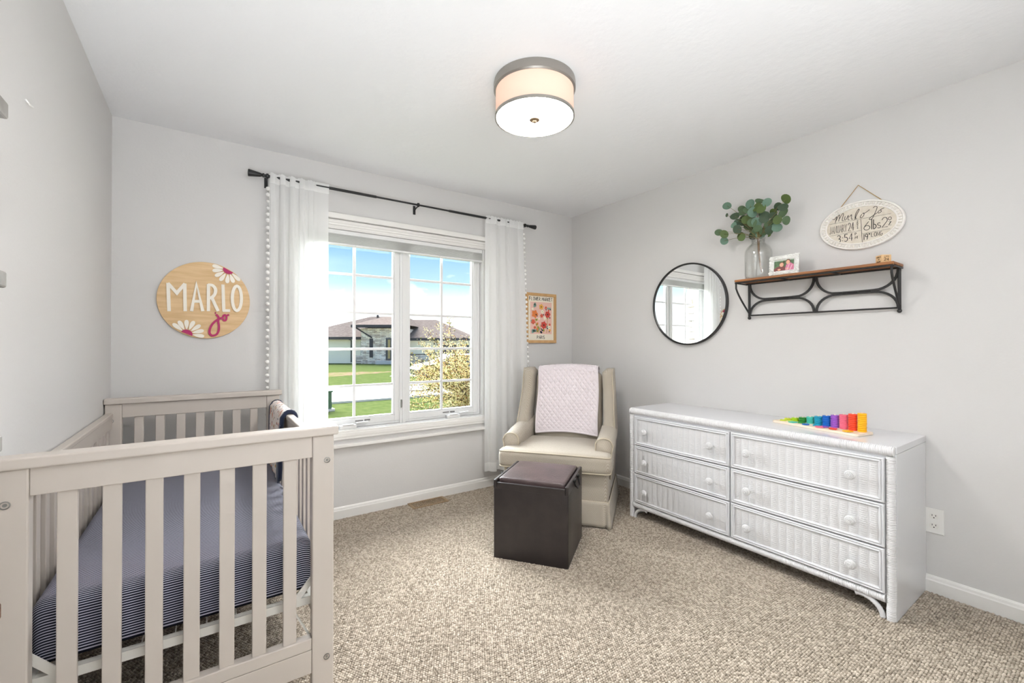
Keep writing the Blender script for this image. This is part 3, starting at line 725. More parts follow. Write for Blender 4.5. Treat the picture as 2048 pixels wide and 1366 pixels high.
groups = [('sage_print', (138, 172, 160), [(rnd.random(), rnd.random(), .014) for _ in range(9)]+[(.12, .06, .020), (.2, .88, .018)], 3, -.0106),
 ('olive_print', (150, 150, 60), [(.30, .30, .012), (.36, .2, .014), (.34, .1, .014), (.62, .12, .012), (.8, .5, .008), (.28, .44, .012)], 2, -.0108),
 ('navy_print', (40, 48, 66), [(rnd.random(), rnd.random()*.9, .007) for _ in range(10)]+[(.5, .05, .013), (.55, .12, .010)], 2, -.0110),
 ('coral_print', (214, 98, 74), [(.13, .38, .024), (.2, .2, .014), (.52, .57, .018), (.72, .83, .014), (.85, .75, .010), (.1, .75, .010), (.9, .3, .012)], 5, -.0113),
 ('orange_print', (226, 128, 66), [(.20, .62, .036), (.33, .33, .010), (.32, .15, .012)], 5, -.0116),
 ('red_print', (202, 72, 58), [(.80, .62, .033), (.62, .28, .036)], 6, -.0119),
 ('yellow_print', (234, 176, 78), [(.50, .85, .026), (.9, .12, .012)], 5, -.0122),
 ('white_print', (240, 232, 206), [(.10, .77, .013), (.55, .70, .018), (.66, .50, .017), (.87, .21, .017), (.4, .48, .012)], 5, -.0125),
 ('dark_print', (52, 34, 38), [(.26, .60, .007), (.80, .62, .008), (.62, .28, .009), (.50, .85, .006), (.55, .70, .003), (.87, .21, .004)], 4, -.0129)]
for nm, c, pts, lb, y in groups:
    b = MB()
    for u, v, r in pts: flat(b, blob(clx(AX0+u*W_, r), clz(AZ0+v*H_, r), r*.92, lb, .16, rnd.random()*6), y)
    b.build('print', mat(nm, c, .7), pp)
b = MB()
for u0, u1, h_ in ((.28, .22, .5), (.36, .34, .35), (.42, .45, .3), (.6, .62, .22), (.75, .8, .5)):
    strokes(b, [[(AX0+u0*W_, AZ0+.01), (AX0+(u0+u1)/2*W_+.004, AZ0+h_*H_*.5), (AX0+u1*W_, AZ0+h_*H_)]], lambda a, z, h: (a, -.0107-h, z), .005, .0002)
b.build('print', mat('stem_print', (190, 150, 66), .7), pp)
ft = lambda a, z, h: (a, -.0102-h, z)
b = MB(); text(b, 'FLOWER MARKET', ft, -.522, 1.606, .270, .030, .0042, .0004); text(b, 'PARIS', ft, -.435, 1.256, .090, .028, .0042, .0004); b.build('lettering', mat('green_black_ink', (52, 58, 54), .7), pp)

# ------------------------------------------------------------------ armchair (local frame: +y is the front)
TH = math.radians(52)
ch = thing('armchair', 'beige woven wingback armchair with skirt in the room corner', 'armchair', (-.715, -.680, 0), PI - TH)
def arr(h, r, n, f, k=4): pass
b = MB(); b.soft(.362, .335, .115, .03, n=8, f=lambda p: (p.x, p.y, p.z+.262)); b.build('seat_base', M_uph, ch, world=False, smooth='all')
# skirt: four panels with kick pleats at the corners
def skirt(u, v):
    hx, hy = .368, .340; per = [(-hx, hy), (hx, hy), (hx, -hy), (-hx, -hy)]
    L = [2*hx, 2*hy, 2*hx, 2*hy]; T = sum(L); s = (u % 1.0)*T; k = 0
    while s > L[k] and k < 3: s -= L[k]; k += 1
    a = Vector(per[k]); c = Vector(per[(k+1) % 4]); t = s/L[k]
    p = a + (c-a)*t; nrm = Vector(((c-a).y, -(c-a).x)).normalized()*-1
    d = min(s, L[k]-s)
    fl = .018*v
    pleat = -.014*math.exp(-((d-.022)/.010)**2)*(.4+v) + .022*v*math.exp(-(d/.016)**2)
    cc = p.normalized()
    q = p + nrm*(fl*.5+pleat) + cc*fl*.5
    return (q.x, q.y, .172 - v*.162 + .006*v*math.sin(u*40))
b = MB(); b.grid(skirt, 240, 8); b.build('skirt', M_uph, ch, world=False, smooth='all', solid=.006)
b = MB(); b.tube([skirt(i/120.0, 0) for i in range(120)], .0032, 6, closed=True); b.build('skirt_piping', M_pipe, ch, world=False, smooth='all')
# T seat cushion
def cush(p):
    x, y, z = p
    k = max(0, 1-(x/.40)**2)*max(0, 1-(y/.30)**2)
    z2 = z + (.022*k if z > 0 else -.002*k)
    if y < .06: x = max(-.285, min(.285, x*.76)) if y < .04 else x*(.76+.24*(y-.04)/.02)
    y += .012*(1-(x/.39)**2) if y > 0 else 0
    return (x, y+.098, z2+.415)
b = MB(); b.soft(.388, .278, .062, .040, n=22, f=cush, k=4); b.build('seat_cushion', M_uph, ch, world=False, smooth='all')
b = MB()
for zz in (.466, .362):
    pts = []
    hx, y0, y1, r = .380, .172, .369, .030
    seq = [(-hx, y0), (-hx, y1-r)] + [(-hx+r-r*math.cos(a*PI/8), y1-r+r*math.sin(a*PI/8)) for a in range(1, 4)] + [(-hx+r+(2*hx-2*r)*i/16.0, y1+.013*(1-(1-i/8.0)**2)) for i in range(17)] + [(hx-r+r*math.sin(a*PI/8), y1-r+r*math.cos(a*PI/8)) for a in range(1, 4)] + [(hx, y1-r), (hx, y0)]
    pts = [(x, y, zz + (.006*(1-(x/hx)**2) if zz > .4 else 0)) for x, y in seq]
    b.tube(pts, .0040, 6)
b.build('cushion_piping', M_pipe, ch, world=False, smooth='all')
# arms
def arm_prof(y, top, wid, sgx, x_in=.272, base=.30, outk=1.0):
    xo = x_in + wid; r = wid/2; xc = x_in + r
    pts = [(x_in, base), (x_in, top-r)]
    for k in range(1, 12):
        a = PI - PI*k/12; pts.append((xc + (r+.006*math.sin(PI*k/12))*math.cos(a), top-r+(r*.9)*math.sin(a)))
    pts += [(xo+.006*outk, top-r), (xo-.004, top-.10), (xo-.012, base)]
    return [(sgx*px, y, pz) for px, pz in pts]
for sgx in (-1, 1):
    secs = []
    for i in range(15):
        t = i/14.0; y = -.30 + t*.550
        top = .628 - .052*t**1.3 - (.0 if t < .93 else (t-.93)*.10)
        wid = .104 + .014*math.sin(t*PI*.9)+.006*t
        secs.append(arm_prof(y, top, wid, sgx))
    b = MB(); b.loft(secs); arm = b.build('arm', M_uph, ch, world=False, smooth='all', bevel=0)
    fp = arm_prof(.253, .577, .111, sgx)
    b = MB(); b.tube(fp[0:], .0038, 6); b.build('arm_piping', M_pipe, arm, world=False, smooth='all')
    # wing
    secs = []
    for i in range(17):
        t = i/16.0; z = .560 + t*.455
        yb = -.300 - .085*t; yf = -.02 - .110*min(1, t*1.6)**.8 - .03*t
        if t > .9: 
            q = (t-.9)/.1; yf -= .030*q*q; yb += .02*q*q
        xo = .388 - .030*t; th_ = .094 - .006*t
        if t > .93: th_ *= 1-.35*((t-.93)/.07)**2
        pts = []
        r = th_/2; xc = xo - th_/2 - (.0 if t < .9 else 0)
        for k in range(9):
            a = PI*k/8.0; pts.append((xc + r*math.cos(a), yf - r + r*math.sin(a)))
        for k in range(9):
            a = PI + PI*k/8.0; pts.append((xc + r*math.cos(a), yb + r + r*math.sin(a)))
        secs.append([(sgx*px, py, z) for px, py in pts])
    b = MB(); b.loft(secs); wg = b.build('wing', M_uph, ch, world=False, smooth='all')
    pth = [(s_[1][0]+sgx*.004, s_[3][1], s_[3][2]) for s_ in secs]
    pth = [(s_[2][0]+sgx*.003, s_[2][1]+.002, s_[2][2]) for s_ in secs]
    b = MB(); b.tube(pth, .0036, 6); b.build('wing_piping', M_pipe, wg, world=False, smooth='all')
def backf(p):
    x, y, z = p
    t = (z+.31)/.62
    y2 = y - .215 - .105*t
    z2 = z + .708 + (.030*math.cos(min(1, abs(x)/.30)*PI/2) if z > .2 else 0)*max(0, (z-.1)/.2 if z < .3 else 1)
    if y > 0: y2 += .015*(1-(x/.3)**2)
    return (x, y2, z2)
b = MB(); b.soft(.268, .062, .262, .045, n=14, f=lambda p: backf(p)); b.build('backrest', M_uph, ch, world=False, smooth='all')

# quilted throw over the backrest
th = thing('quilted_throw', 'pale pink diamond quilted throw draped over the armchair back', 'throw blanket', (-.715, -.680, 0), PI - TH)
def thr(u, v):
    hw = .236
    L1 = .476; r = .062; s = v*(L1+PI*r+.30)
    def at(s):
        if s < L1:
            t = s/L1; z = .505 + s*.985
            y = -.137 - .105*((z-.465)/.54) + .004
            return y, z, 1, 0
        s2 = s-L1
        if s2 < PI*r:
            a = s2/r; zc = .505 + L1*.985; yc = -.137 - .105*((zc-.465)/.54) + .004 - r
            return yc + r*math.cos(a), zc + r*.72*math.sin(a), math.cos(a), math.sin(a)
        s3 = s2 - PI*r; zc = .505+L1*.985; yc = -.137-.105*((zc-.465)/.54)+.004-2*r
        return yc-.006, zc - s3, -1, 0
    y, z, ny, nz_ = at(s)
    wdt = hw*(1.0 + (.03*(1-s/L1) if s < L1 else 0))
    x = (u-.5)*2*wdt
    # quilting relief
    q = .044; a1 = (x*1.15+s)/q; a2 = (x*1.15-s)/q
    d = min(abs(a1-round(a1)), abs(a2-round(a2)))*2
    h = .0065*(1-math.exp(-(d/.28)**1.4))
    edge = min(u, 1-u, v if v < .5 else 1)*20
    h *= min(1, max(.15, edge))
    h += .004*math.sin(x*9+1)*math.sin(s*8)
    crown = .026*math.cos(min(1, abs(x)/.28)*PI/2)*max(0, min(1, (s-.2)/.28)) if s < L1+PI*r+.3 else 0
    zb = -.020*(u-.5)*0 - .022*math.cos((u-.5)*PI)*-1*max(0, 1-s/.10)
    return (x + .004*math.sin(s*14)*(1 if abs(u-.5) > .48 else 0), y + ny*(h+.006), z + nz_*h + crown + zb)
M_quilt = mat('pale_pink_quilted_cotton', (222, 213, 216), .9, sheen=.2, bump=.25, bscale=220)
b = MB(); b.grid(thr, 150, 220); b.build('quilt_cloth', M_quilt, th, world=False, smooth='all')
b = MB(); b.tube([thr(i/40.0, 0) for i in range(41)], .007, 8); b.tube([thr(0, i/90.0) for i in range(60)], .0058, 8); b.tube([thr(1, i/90.0) for i in range(60)], .0058, 8); b.build('binding', M_quilt, th, world=False, smooth='all')

# ------------------------------------------------------------------ storage ottoman
OA = math.atan2(-.339, .251)   # direction of the front edge
ott = thing('storage_ottoman', 'dark brown leather cube storage ottoman in front of the armchair', 'ottoman', (-1.277, -1.116, 0), OA)
h = .214
b = MB(); b.soft(h, h, .2000, .010, n=4, f=lambda p: (p.x, p.y, p.z+.2005), k=3); b.build('body', M_leather, ott, world=False, smooth='all')
for sx in (-1, 1):
    b = MB(); b.box(sx*h - (.018 if sx > 0 else 0), sx*h + (0 if sx > 0 else .018), -h, h, .392, .443); b.build('side_rim', M_leather, ott, world=False, bevel=.006, seg=3)
    b = MB(); b.box(-h+.0182, h-.0182, sx*h - (.014 if sx > 0 else 0), sx*h + (0 if sx > 0 else .014), .392, .430); b.build('end_rim', M_leather, ott, world=False, bevel=.005, seg=3)
b = MB(); b.soft(h-.024, h-.020, .024, .014, n=12, f=lambda p: (p.x, p.y, p.z+.428 + (.008*(1-(p.x/.19)**2)*(1-(p.y/.2)**2) if p.z > 0 else 0)), k=4)
lid = b.build('lid_cushion', M_leather2, ott, world=False, smooth='all')
b = MB(); q = h-.026; b.tube([(-q, -q, .443), (q, -q, .443), (q, q, .443), (-q, q, .443)], .0022, 5, closed=True); b.build('seam', M_leather, lid, world=False)
for sx in (-1, 1):
    b = MB(); x = sx*(h+.004)
    b.tube([(x, -.052, .425), (x+sx*.004, -.052, .405), (x+sx*.014, -.03, .385), (x+sx*.014, .03, .385), (x+sx*.004, .052, .405), (x, .052, .425)], .0045, 8)
    for y in (-.052, .052):
        b.tube([(x-sx*.008, y-.012, .428), (x+sx*.002, y-.012, .436), (x+sx*.002, y+.012, .436), (x-sx*.008, y+.012, .428)], .0055, 8); b.ball((x, y, .428), .009, 8)
    b.build('handle', mat('dark_handle_metal', (40, 38, 38), .35, metal=.7), ott, world=False, smooth='all')

# ------------------------------------------------------------------ floor register, outlet, hook
vt = thing('floor_vent', 'bronze slotted floor register in the carpet below the window', 'floor vent', (-1.528, -.073, .0))
b = MB(); z0, z1 = .004, .011
b.box(-1.672, -1.384, -.136, -.120, z0, z1); b.box(-1.672, -1.384, -.028, -.012, z0, z1); b.box(-1.672, -1.650, -.12, -.028, z0, z1); b.box(-1.406, -1.384, -.12, -.028, z0, z1)
b.build('frame', M_vent, vt, bevel=.002)
b = MB(); b.box(-1.65, -1.406, -.12, -.028, .001, .004); b.build('duct', M_dark, vt)
for k in range(17):
    x = -1.643 + k*.0143; b = MB(); b.box(x, x+.0048, -.12, -.028, .004, .010); b.build('louvre', M_vent, vt)
ol = thing('wall_outlet', 'white duplex power outlet on the wall beside the dresser end', 'outlet', (-.004, -2.583, .349))
b = MB(); b.box(-.006, 0, -2.618, -2.548, .290, .408); b.build('cover_plate', M_trim, ol, bevel=.002)
for zc in (.372, .326):
    b = MB(); b.prism([(-2.583+.017*math.cos(2*PI*k/24), zc+max(-.0125, min(.0125, .017*math.sin(2*PI*k/24)))) for k in range(24)], lambda a, z, h_: (-.006-h_, a, z), .002)
    so_ = b.build('socket', mat('socket_white', (228, 226, 220), .35), ol)
    b = MB()
    for dy in (-.0065, .0065): b.box(-.0084, -.0079, -2.583+dy-.0011, -2.583+dy+.0011, zc+.001, zc+.009)
    b.lathe([(.0026, 0), (.0026, .0006)], n=10, M=Matrix.Translation((-.0079, -2.583, zc-.006)) @ Matrix.Rotation(-PI/2, 4, 'Y'))
    b.build('slots', M_dark, so_)
hk = MB(); hk.tube([(RX0+.001, -1.352, 1.906), (RX0+.006, -1.350, 1.899), (RX0+.008, -1.345, 1.896), (RX0+.008, -1.318, 1.901)], .0022, 6)
hk.build('wall_hook', M_trim, label='tiny white picture hook left on the wall above the crib', cat='hook')

# slim rack of ledges standing against the wall at the left edge of the picture
rk = thing('ledge_rack', 'narrow standing rack at left picture edge, only its ledge tips showing', 'rack', (RX0+.06, -2.2, 0))
for z0, z1, m_, dy in ((1.660, 1.693, M_grey, 0), (1.320, 1.353, M_grey, -.004), (.996, 1.030, M_grey, -.020), (.668, .700, M_brown, -.020)):
    b = MB(); b.box(RX0+.004, RX0+.100, -2.55, -1.862+dy, z0, z1); b.build('ledge', m_, rk, bevel=.004, label='brown stained ledge' if m_ is M_brown else None)
for y in (-2.12, -2.48):
    b = MB(); b.box(RX0+.003, RX0+.028, y-.02, y+.02, 0, 1.86); b.build('upright', M_grey, rk, bevel=.003)

# ------------------------------------------------------------------ dresser
dr = thing('dresser', 'long white wicker fronted dresser with six drawers against the right wall', 'dresser', (-.24, -1.826, 0))
DX, DY0, DY1, DZ = -.470, -2.553, -1.100, .760
b = MB(); b.box(-.452, -.006, DY0+.018, DY1-.018, .072, .722); b.build('carcass', M_white, dr)
b = MB(); b.box(-.446, -.004, DY0, DY0+.018, 0, .7265); b.build('side_panel', M_white, dr, bevel=.001)
b = MB(); b.box(-.446, -.004, DY1-.018, DY1, 0, .7265); b.build('side_panel', M_white, dr, bevel=.001)
b = MB(); b.box(-.448, -.002, DY0-.002, DY1+.002, .728, DZ); b.build('dresser_top', M_white, dr, bevel=.003)
def wrapped(p0, p1, r, pitch=.0070, sq=1.0, n=12, jit=.0006, seed=1):
    p0 = Vector(p0); p1 = Vector(p1); L = (p1-p0).length; k = max(2, int(L/pitch)); rn = random.Random(seed)
    P = []; R = []
    for i in range(k):
        for t, rr in ((.04, .915), (.30, .995), (.70, .995), (.96, .915)):
            P.append(p0 + (p1-p0)*((i+t)/k)); R.append(r*rr + rn.uniform(-jit, jit))
    b = MB(); b.tube(P, R, n); return b
wrapped((-.450, DY0+.004, .7385), (-.450, DY1-.004, .7385), .0222, seed=2).build('wrapped_front_edge', M_wick, dr, smooth=True)
wrapped((-.452, DY0+.0175, .0), (-.452, DY0+.0175, .716), .0175, seed=3).build('corner_post', M_wick, dr, smooth=True)
wrapped((-.452, DY1-.0175, .0), (-.452, DY1-.0175, .716), .0175, seed=4).build('corner_post', M_wick, dr, smooth=True)
wrapped((-.454, DY0+.036, .093), (-.454, DY1-.036, .093), .0185, seed=5).build('bottom_rail', M_wick, dr, smooth=True)
for ya, sg_ in ((DY0+.046, 1), (DY1-.046, -1)):
    pts = []
    for k in range(13):
        a = k/12.0*PI/2*1.15
        pts.append((-.455, ya + sg_*(.085*(1-math.cos(a))), .004 + .072*math.sin(min(a, PI/2)) - (.010*(a-PI/2)/.3 if a > PI/2 else 0)))
    P = []; R = []
    for i in range(len(pts)-1):
        for t, rr in ((0, .85), (.5, 1.0)):
            P.append(Vector(pts[i]) + (Vector(pts[i+1])-Vector(pts[i]))*t); R.append(.0115*rr)
    b = MB(); b.tube(P, R, 9); b.build('curled_foot', M_wick, dr, smooth='all')
def wicker_panel(y0, y1, z0, z1):
    cols = int(round((y1-y0)/.0385)); rows = int((z1-z0)/.0048); cw = (y1-y0)/cols; rh = (z1-z0)/rows
    b = MB(); nu = cols*6; nv = rows*2
    def f(u, v):
        y = y0 + u*(y1-y0); z = z0 + v*(z1-z0)
        c = (y-y0)/cw; ci = int(min(cols-1, c)); fr = c-ci
        band = math.sin(PI*fr)**.7                       # each upright stake makes a soft vertical rib
        r_ = int(round(v*nv)); over = 1 if ((r_//2 + ci) % 2 == 0) else -1
        h = .0036*band + (.0013 if r_ % 2 == 0 else -.0006) + .0004*over*band
        return (DX+.0068-h, y, z)
    b.grid(f, nu, nv); return b
knob = None
def drawer(y0, y1, z0, z1, kys, kz):
    global knob
    dd = thing('drawer', None, None, (DX, (y0+y1)/2, (z0+z1)/2)); dd.parent = dr; dd.location = INV[dr] @ Vector((DX, (y0+y1)/2, (z0+z1)/2))
    fr = .0205
    b = MB(); b.box(DX+.006, DX+.018, y0, y1, z0, z1)
    for q in ((y0, y1, z0, z0+fr), (y0, y1, z1-fr, z1), (y0, y0+fr, z0+fr, z1-fr), (y1-fr, y1, z0+fr, z1-fr)):
        b.box(DX+.001, DX+.006, *q)
    # two raised beads run round the frame
    for o_, r_ in ((.0050, .0042), (.0150, .0048)):
        a0, a1, c0, c1 = y0+o_, y1-o_, z0+o_, z1-o_
        b.tube([(DX+.0005, a0, c0), (DX+.0005, a1, c0)], r_, 8); b.tube([(DX+.0005, a0, c1), (DX+.0005, a1, c1)], r_, 8)
        b.tube([(DX+.0005, a0, c0), (DX+.0005, a0, c1)], r_, 8); b.tube([(DX+.0005, a1, c0), (DX+.0005, a1, c1)], r_, 8)
    b.build('drawer_frame', M_white, dd, smooth=True)
    wicker_panel(y0+fr-.001, y1-fr+.001, z0+fr-.001, z1-fr+.001).build('wicker_panel', M_wick, dd, smooth='all')
    for ky in kys:
        c = Vector((DX, ky, kz))
        if knob is None:
            b = MB(); Mx = Matrix.Rotation(-PI/2, 4, 'Y')
            b.lathe([(.006, .0), (.006, .020), (.017, .022), (.0195, .028), (.0185, .034), (.012, .038), (.0005, .039)], n=20, M=Mx)
            for ri, (rr, xx) in enumerate(((.0188, .025), (.0192, .0305), (.0165, .0355), (.0125, .0375), (.0085, .0388), (.0045, .0393))):
                b.tube([(-xx, rr*math.cos(2*PI*k/18)*(1+.04*math.sin(k*3+ri)), rr*math.sin(2*PI*k/18)*(1+.04*math.sin(k*3+ri))) for k in range(18)], .0024, 5, closed=True)
            knob = b.build('knob', M_wick, dd, world=False, smooth='all'); o = knob
        else:
            o = knob.copy(); COL.objects.link(o); o.parent = dd; o.rotation_euler = (ky*9, 0, 0)
        o.location = INV[dd] @ c
for (z0, z1, kz) in ((.512, .708, .612), (.317, .506, .406), (.116, .311, .205)):
    drawer(-1.823, -1.150, z0, z1, (-1.250, -1.718), kz)
    drawer(-2.517, -1.832, z0, z1, (-1.932, -2.401), kz)

# ------------------------------------------------------------------ counting toy on the dresser
TA = math.atan2(-.98, -.2)
toy_o = Vector((-.245, -1.945, DZ)); ta = Vector((-.2, -.98, 0)).normalized(); tb = Vector((.98, -.2, 0)).normalized()
ty = thing('counting_board', 'pale wooden counting board with ten pegs on the dresser top', 'toy', tuple(toy_o + ta*.222 + tb*.07))
def tf(s, t, z): p = toy_o + ta*s + tb*t; return (p.x, p.y, DZ + z)
cr_ = []
for cx_, cy_, a0 in ((.425, .125, 0), (.02, .125, 90), (.02, .018, 180), (.425, .018, 270)):
    for k in range(6):
        a = math.radians(a0 + 90*k/5); cr_.append((cx_+.018*math.cos(a), cy_+.016*math.sin(a)))
b = MB(); b.prism(cr_, lambda a, c, h_: tf(a, c, h_+.0005), .0115); b.build('board', M_pale, ty, bevel=.001)
RC = [('yellow green', (196, 210, 40)), ('lime', (168, 204, 30)), ('dark green', (44, 140, 52)), ('sea green', (70, 186, 168)), ('teal', (28, 158, 190)),
      ('blue', (14, 104, 196)), ('purple', (150, 88, 196)), ('pink', (236, 112, 138)), ('red orange', (238, 72, 40)), ('golden yellow', (255, 184, 20))]
ring_mesh = None; rh = .0092
for k in range(10):
    s_ = .034 + k*.0420; n_ = k+1; c = Vector(tf(s_, .098, .012))
    b = MB(); b.tube([c, c + Vector((0, 0, n_*rh + .004))], .0042, 8); b.build('peg', M_pale, ty)
    mr = mat(RC[k][0].replace(' ', '_')+'_paint', RC[k][1], .4)
    rm = None
    for q in range(n_):
        if rm is None:
            rb = MB(); rb.lathe([(.0048, .0003), (.0172, .0003), (.0188, .0018), (.0188, rh-.0018), (.0172, rh-.0003), (.0048, rh-.0003)], n=22, cap=False)
            # close the bore
            mm = len(rb.v)//22; rb.f += [((mm-1)*22+i, (mm-1)*22+(i+1) % 22, (i+1) % 22, i) for i in range(22)]
            o = rb.build('stacking_ring', mr, smooth=True); rm = o
        else:
            o = rm.copy(); COL.objects.link(o)
        o.location = c + Vector((random.uniform(-.0006, .0006), random.uniform(-.0006, .0006), q*rh)); 
        pos = n_-1-q
        where = 'topmost of its stack' if pos == 0 else 'lowest of its stack' if q == 0 else '%s from the top of its stack' % ('', 'second', 'third', 'fourth', 'fifth', 'sixth', 'seventh', 'eighth', 'ninth')[pos]
        o['label'] = ('%s ring on the counting board, %s' % (RC[k][0], where)) if n_ > 1 else 'single yellow green ring on the shortest end peg of the counting board'
        o['category'] = 'toy ring'; o['group'] = '%s rings on the counting board' % RC[k][0]
TL = [('yellow green', .040, .050, 0.3), ('lime', .078, .060, .5), ('sea green', .105, .035, -.2), ('dark green', .135, .062, .3), ('blue', .178, .030, .4), ('teal', .222, .055, .1), ('purple', .262, .045, -.4), ('pink', .255, .018, .5), ('red orange', .315, .032, .2), ('golden yellow', .385, .030, -.3)]
MC = dict((a, c) for a, c in RC)
for i, (cn, s_, t_, a_) in enumerate(TL):
    c = Vector(tf(s_, t_, .0122 + .0002*i)); R_ = Matrix.Rotation(a_, 3, 'Z')
    b = MB(); pts = []
    hw, hh = .021, .017
    for k in range(20):
        a = 2*PI*k/20; e_ = .45 if cn != 'blue' else 1
        x = math.copysign(abs(math.cos(a))**e_, math.cos(a))*hw; y = math.copysign(abs(math.sin(a))**e_, math.sin(a))*hh; pts.append((x, y))
    b.prism(pts, lambda x, y, h_: tuple(c + R_ @ Vector((x, y, h_))), .0042)
    b.build('number_tile', bpy.data.materials[cn.replace(' ', '_')+'_paint'], bevel=.0008, label='flat %s number tile lying loose on the counting board' % cn, cat='toy tile', group='number tiles lying on the counting board')

# ------------------------------------------------------------------ iron and wood wall shelf
sh = thing('wall_shelf', 'wooden plank wall shelf on a black wrought iron bracket frame', 'shelf', (-.08, -2.08, 1.60))
SZ = 1.600; Y0s, Y1s = -2.474, -1.686; SX = -.155
b = MB(); b.box(SX, -.003, Y0s, Y1s, SZ, SZ+.014); b.build('plank', M_plank, sh, bevel=.003)
b = MB()
for q in (((SX+.004, Y0s+.004), (SX+.004, Y1s-.004)), ((-.022, Y0s+.004), (-.022, Y1s-.004)), ((SX+.004, Y0s+.004), (-.005, Y0s+.004)), ((SX+.004, Y1s-.004), (-.005, Y1s-.004)), ((SX+.004, -1.95), (-.02, -1.95)), ((SX+.004, -2.21), (-.02, -2.21))):
    b.tube([(q[0][0], q[0][1], SZ-.006), (q[1][0], q[1][1], SZ-.006)], .0045, 8)
b.build('under_frame', M_iron, sh, smooth=True)
for y in (-1.713, -2.462):
    b = MB(); b.tube([(-.022, y, 1.385), (-.022, y, SZ-.002)], .0075, 10); b.ball((-.022, y, 1.376), .0105, 10); b.build('upright_rod', M_iron, sh, smooth=True)
for y in (Y1s-.008, Y0s+.010):
    pts = [(SX+.006, y, SZ-.008), (SX+.006, y, SZ-.040)]
    for k in range(1, 11):
        t = k/10.0; pts.append((SX+.006 + (.125)*t, y + ((-1.713 if y > -2 else -2.462)-y)*t, SZ-.040 - .155*t**.82))
    pts.append((-.026, -1.713 if y > -2 else -2.462, 1.392))
    b = MB(); b.tube(pts, .0055, 8); b.build('curved_brace', M_iron, sh, smooth='all')
b = MB(); b.tube([(-.022, -1.72, 1.392), (-.022, -2.455, 1.392)], .0048, 8); b.build('bottom_bar', M_iron, sh, smooth=True)
ZM = 1.487; YC = -2.0875
def scroll(pts): 
    b = MB(); strokes(b, [pts], lambda a, z, h_: (-.017-h_, a, z), .0115, .010); return b
for sgn in (1, -1):
    ye = YC + sgn*.3745; 
    for up in (1, -1):
        zt = SZ-.010 if up > 0 else 1.394
        pts = []
        for k in range(9):        # outer end arc
            a = k/8.0*PI/2; pts.append((ye - sgn*(.004 + .098*(1-math.cos(a))), zt + (ZM+up*.005-zt)*math.sin(a)))
        pts += [(YC + sgn*.20, ZM+up*.004), (YC+sgn*.125, ZM+up*.004)]
        for k in range(1, 9):     # inner arc to the middle
            a = k/8.0*PI/2; pts.append((YC + sgn*(.102 - .096*math.sin(a)), ZM+up*.004 + (zt-ZM-up*.004)*(1-math.cos(a))))
        scroll(pts).build('scroll_bar', M_iron, sh)
    for yy in (.205, .135, .255):
        b = MB(); b.ball((-.029, YC+sgn*yy, ZM), .0035, 6); b.build('rivet', M_iron, sh)

# clear bottle vase
vs_ = thing('bottle_vase', 'clear glass jug bottle vase standing on the wall shelf', 'vase', (-.085, -1.800, SZ+.0145))
vb = (-.085, -1.800, SZ+.0148)
prof = [(.0005, .0), (.066, .0), (.074, .006), (.0765, .02), (.0765, .155), (.074, .175), (.064, .195), (.048, .210), (.038, .218), (.0355, .228), (.0355, .243), (.040, .246), (.040, .252), (.0355, .255), (.0325, .253), (.0325, .222), (.044, .206), (.060, .190), (.070, .172), (.0725, .155), (.0725, .02), (.068, .008), (.0005, .006)]
b = MB(); b.lathe(prof, c=vb, n=48, cap=False); b.build('glass_body', M_bottle, vs_, smooth='all')
b = MB(); b.lathe([(.0366, .231), (.0382, .233), (.0366, .235)], c=vb, n=40, cap=False); b.lathe([(.0366, .238), (.0382, .240), (.0366, .242)], c=vb, n=40, cap=False); b.build('neck_thread', M_bottle, vs_, smooth='all')

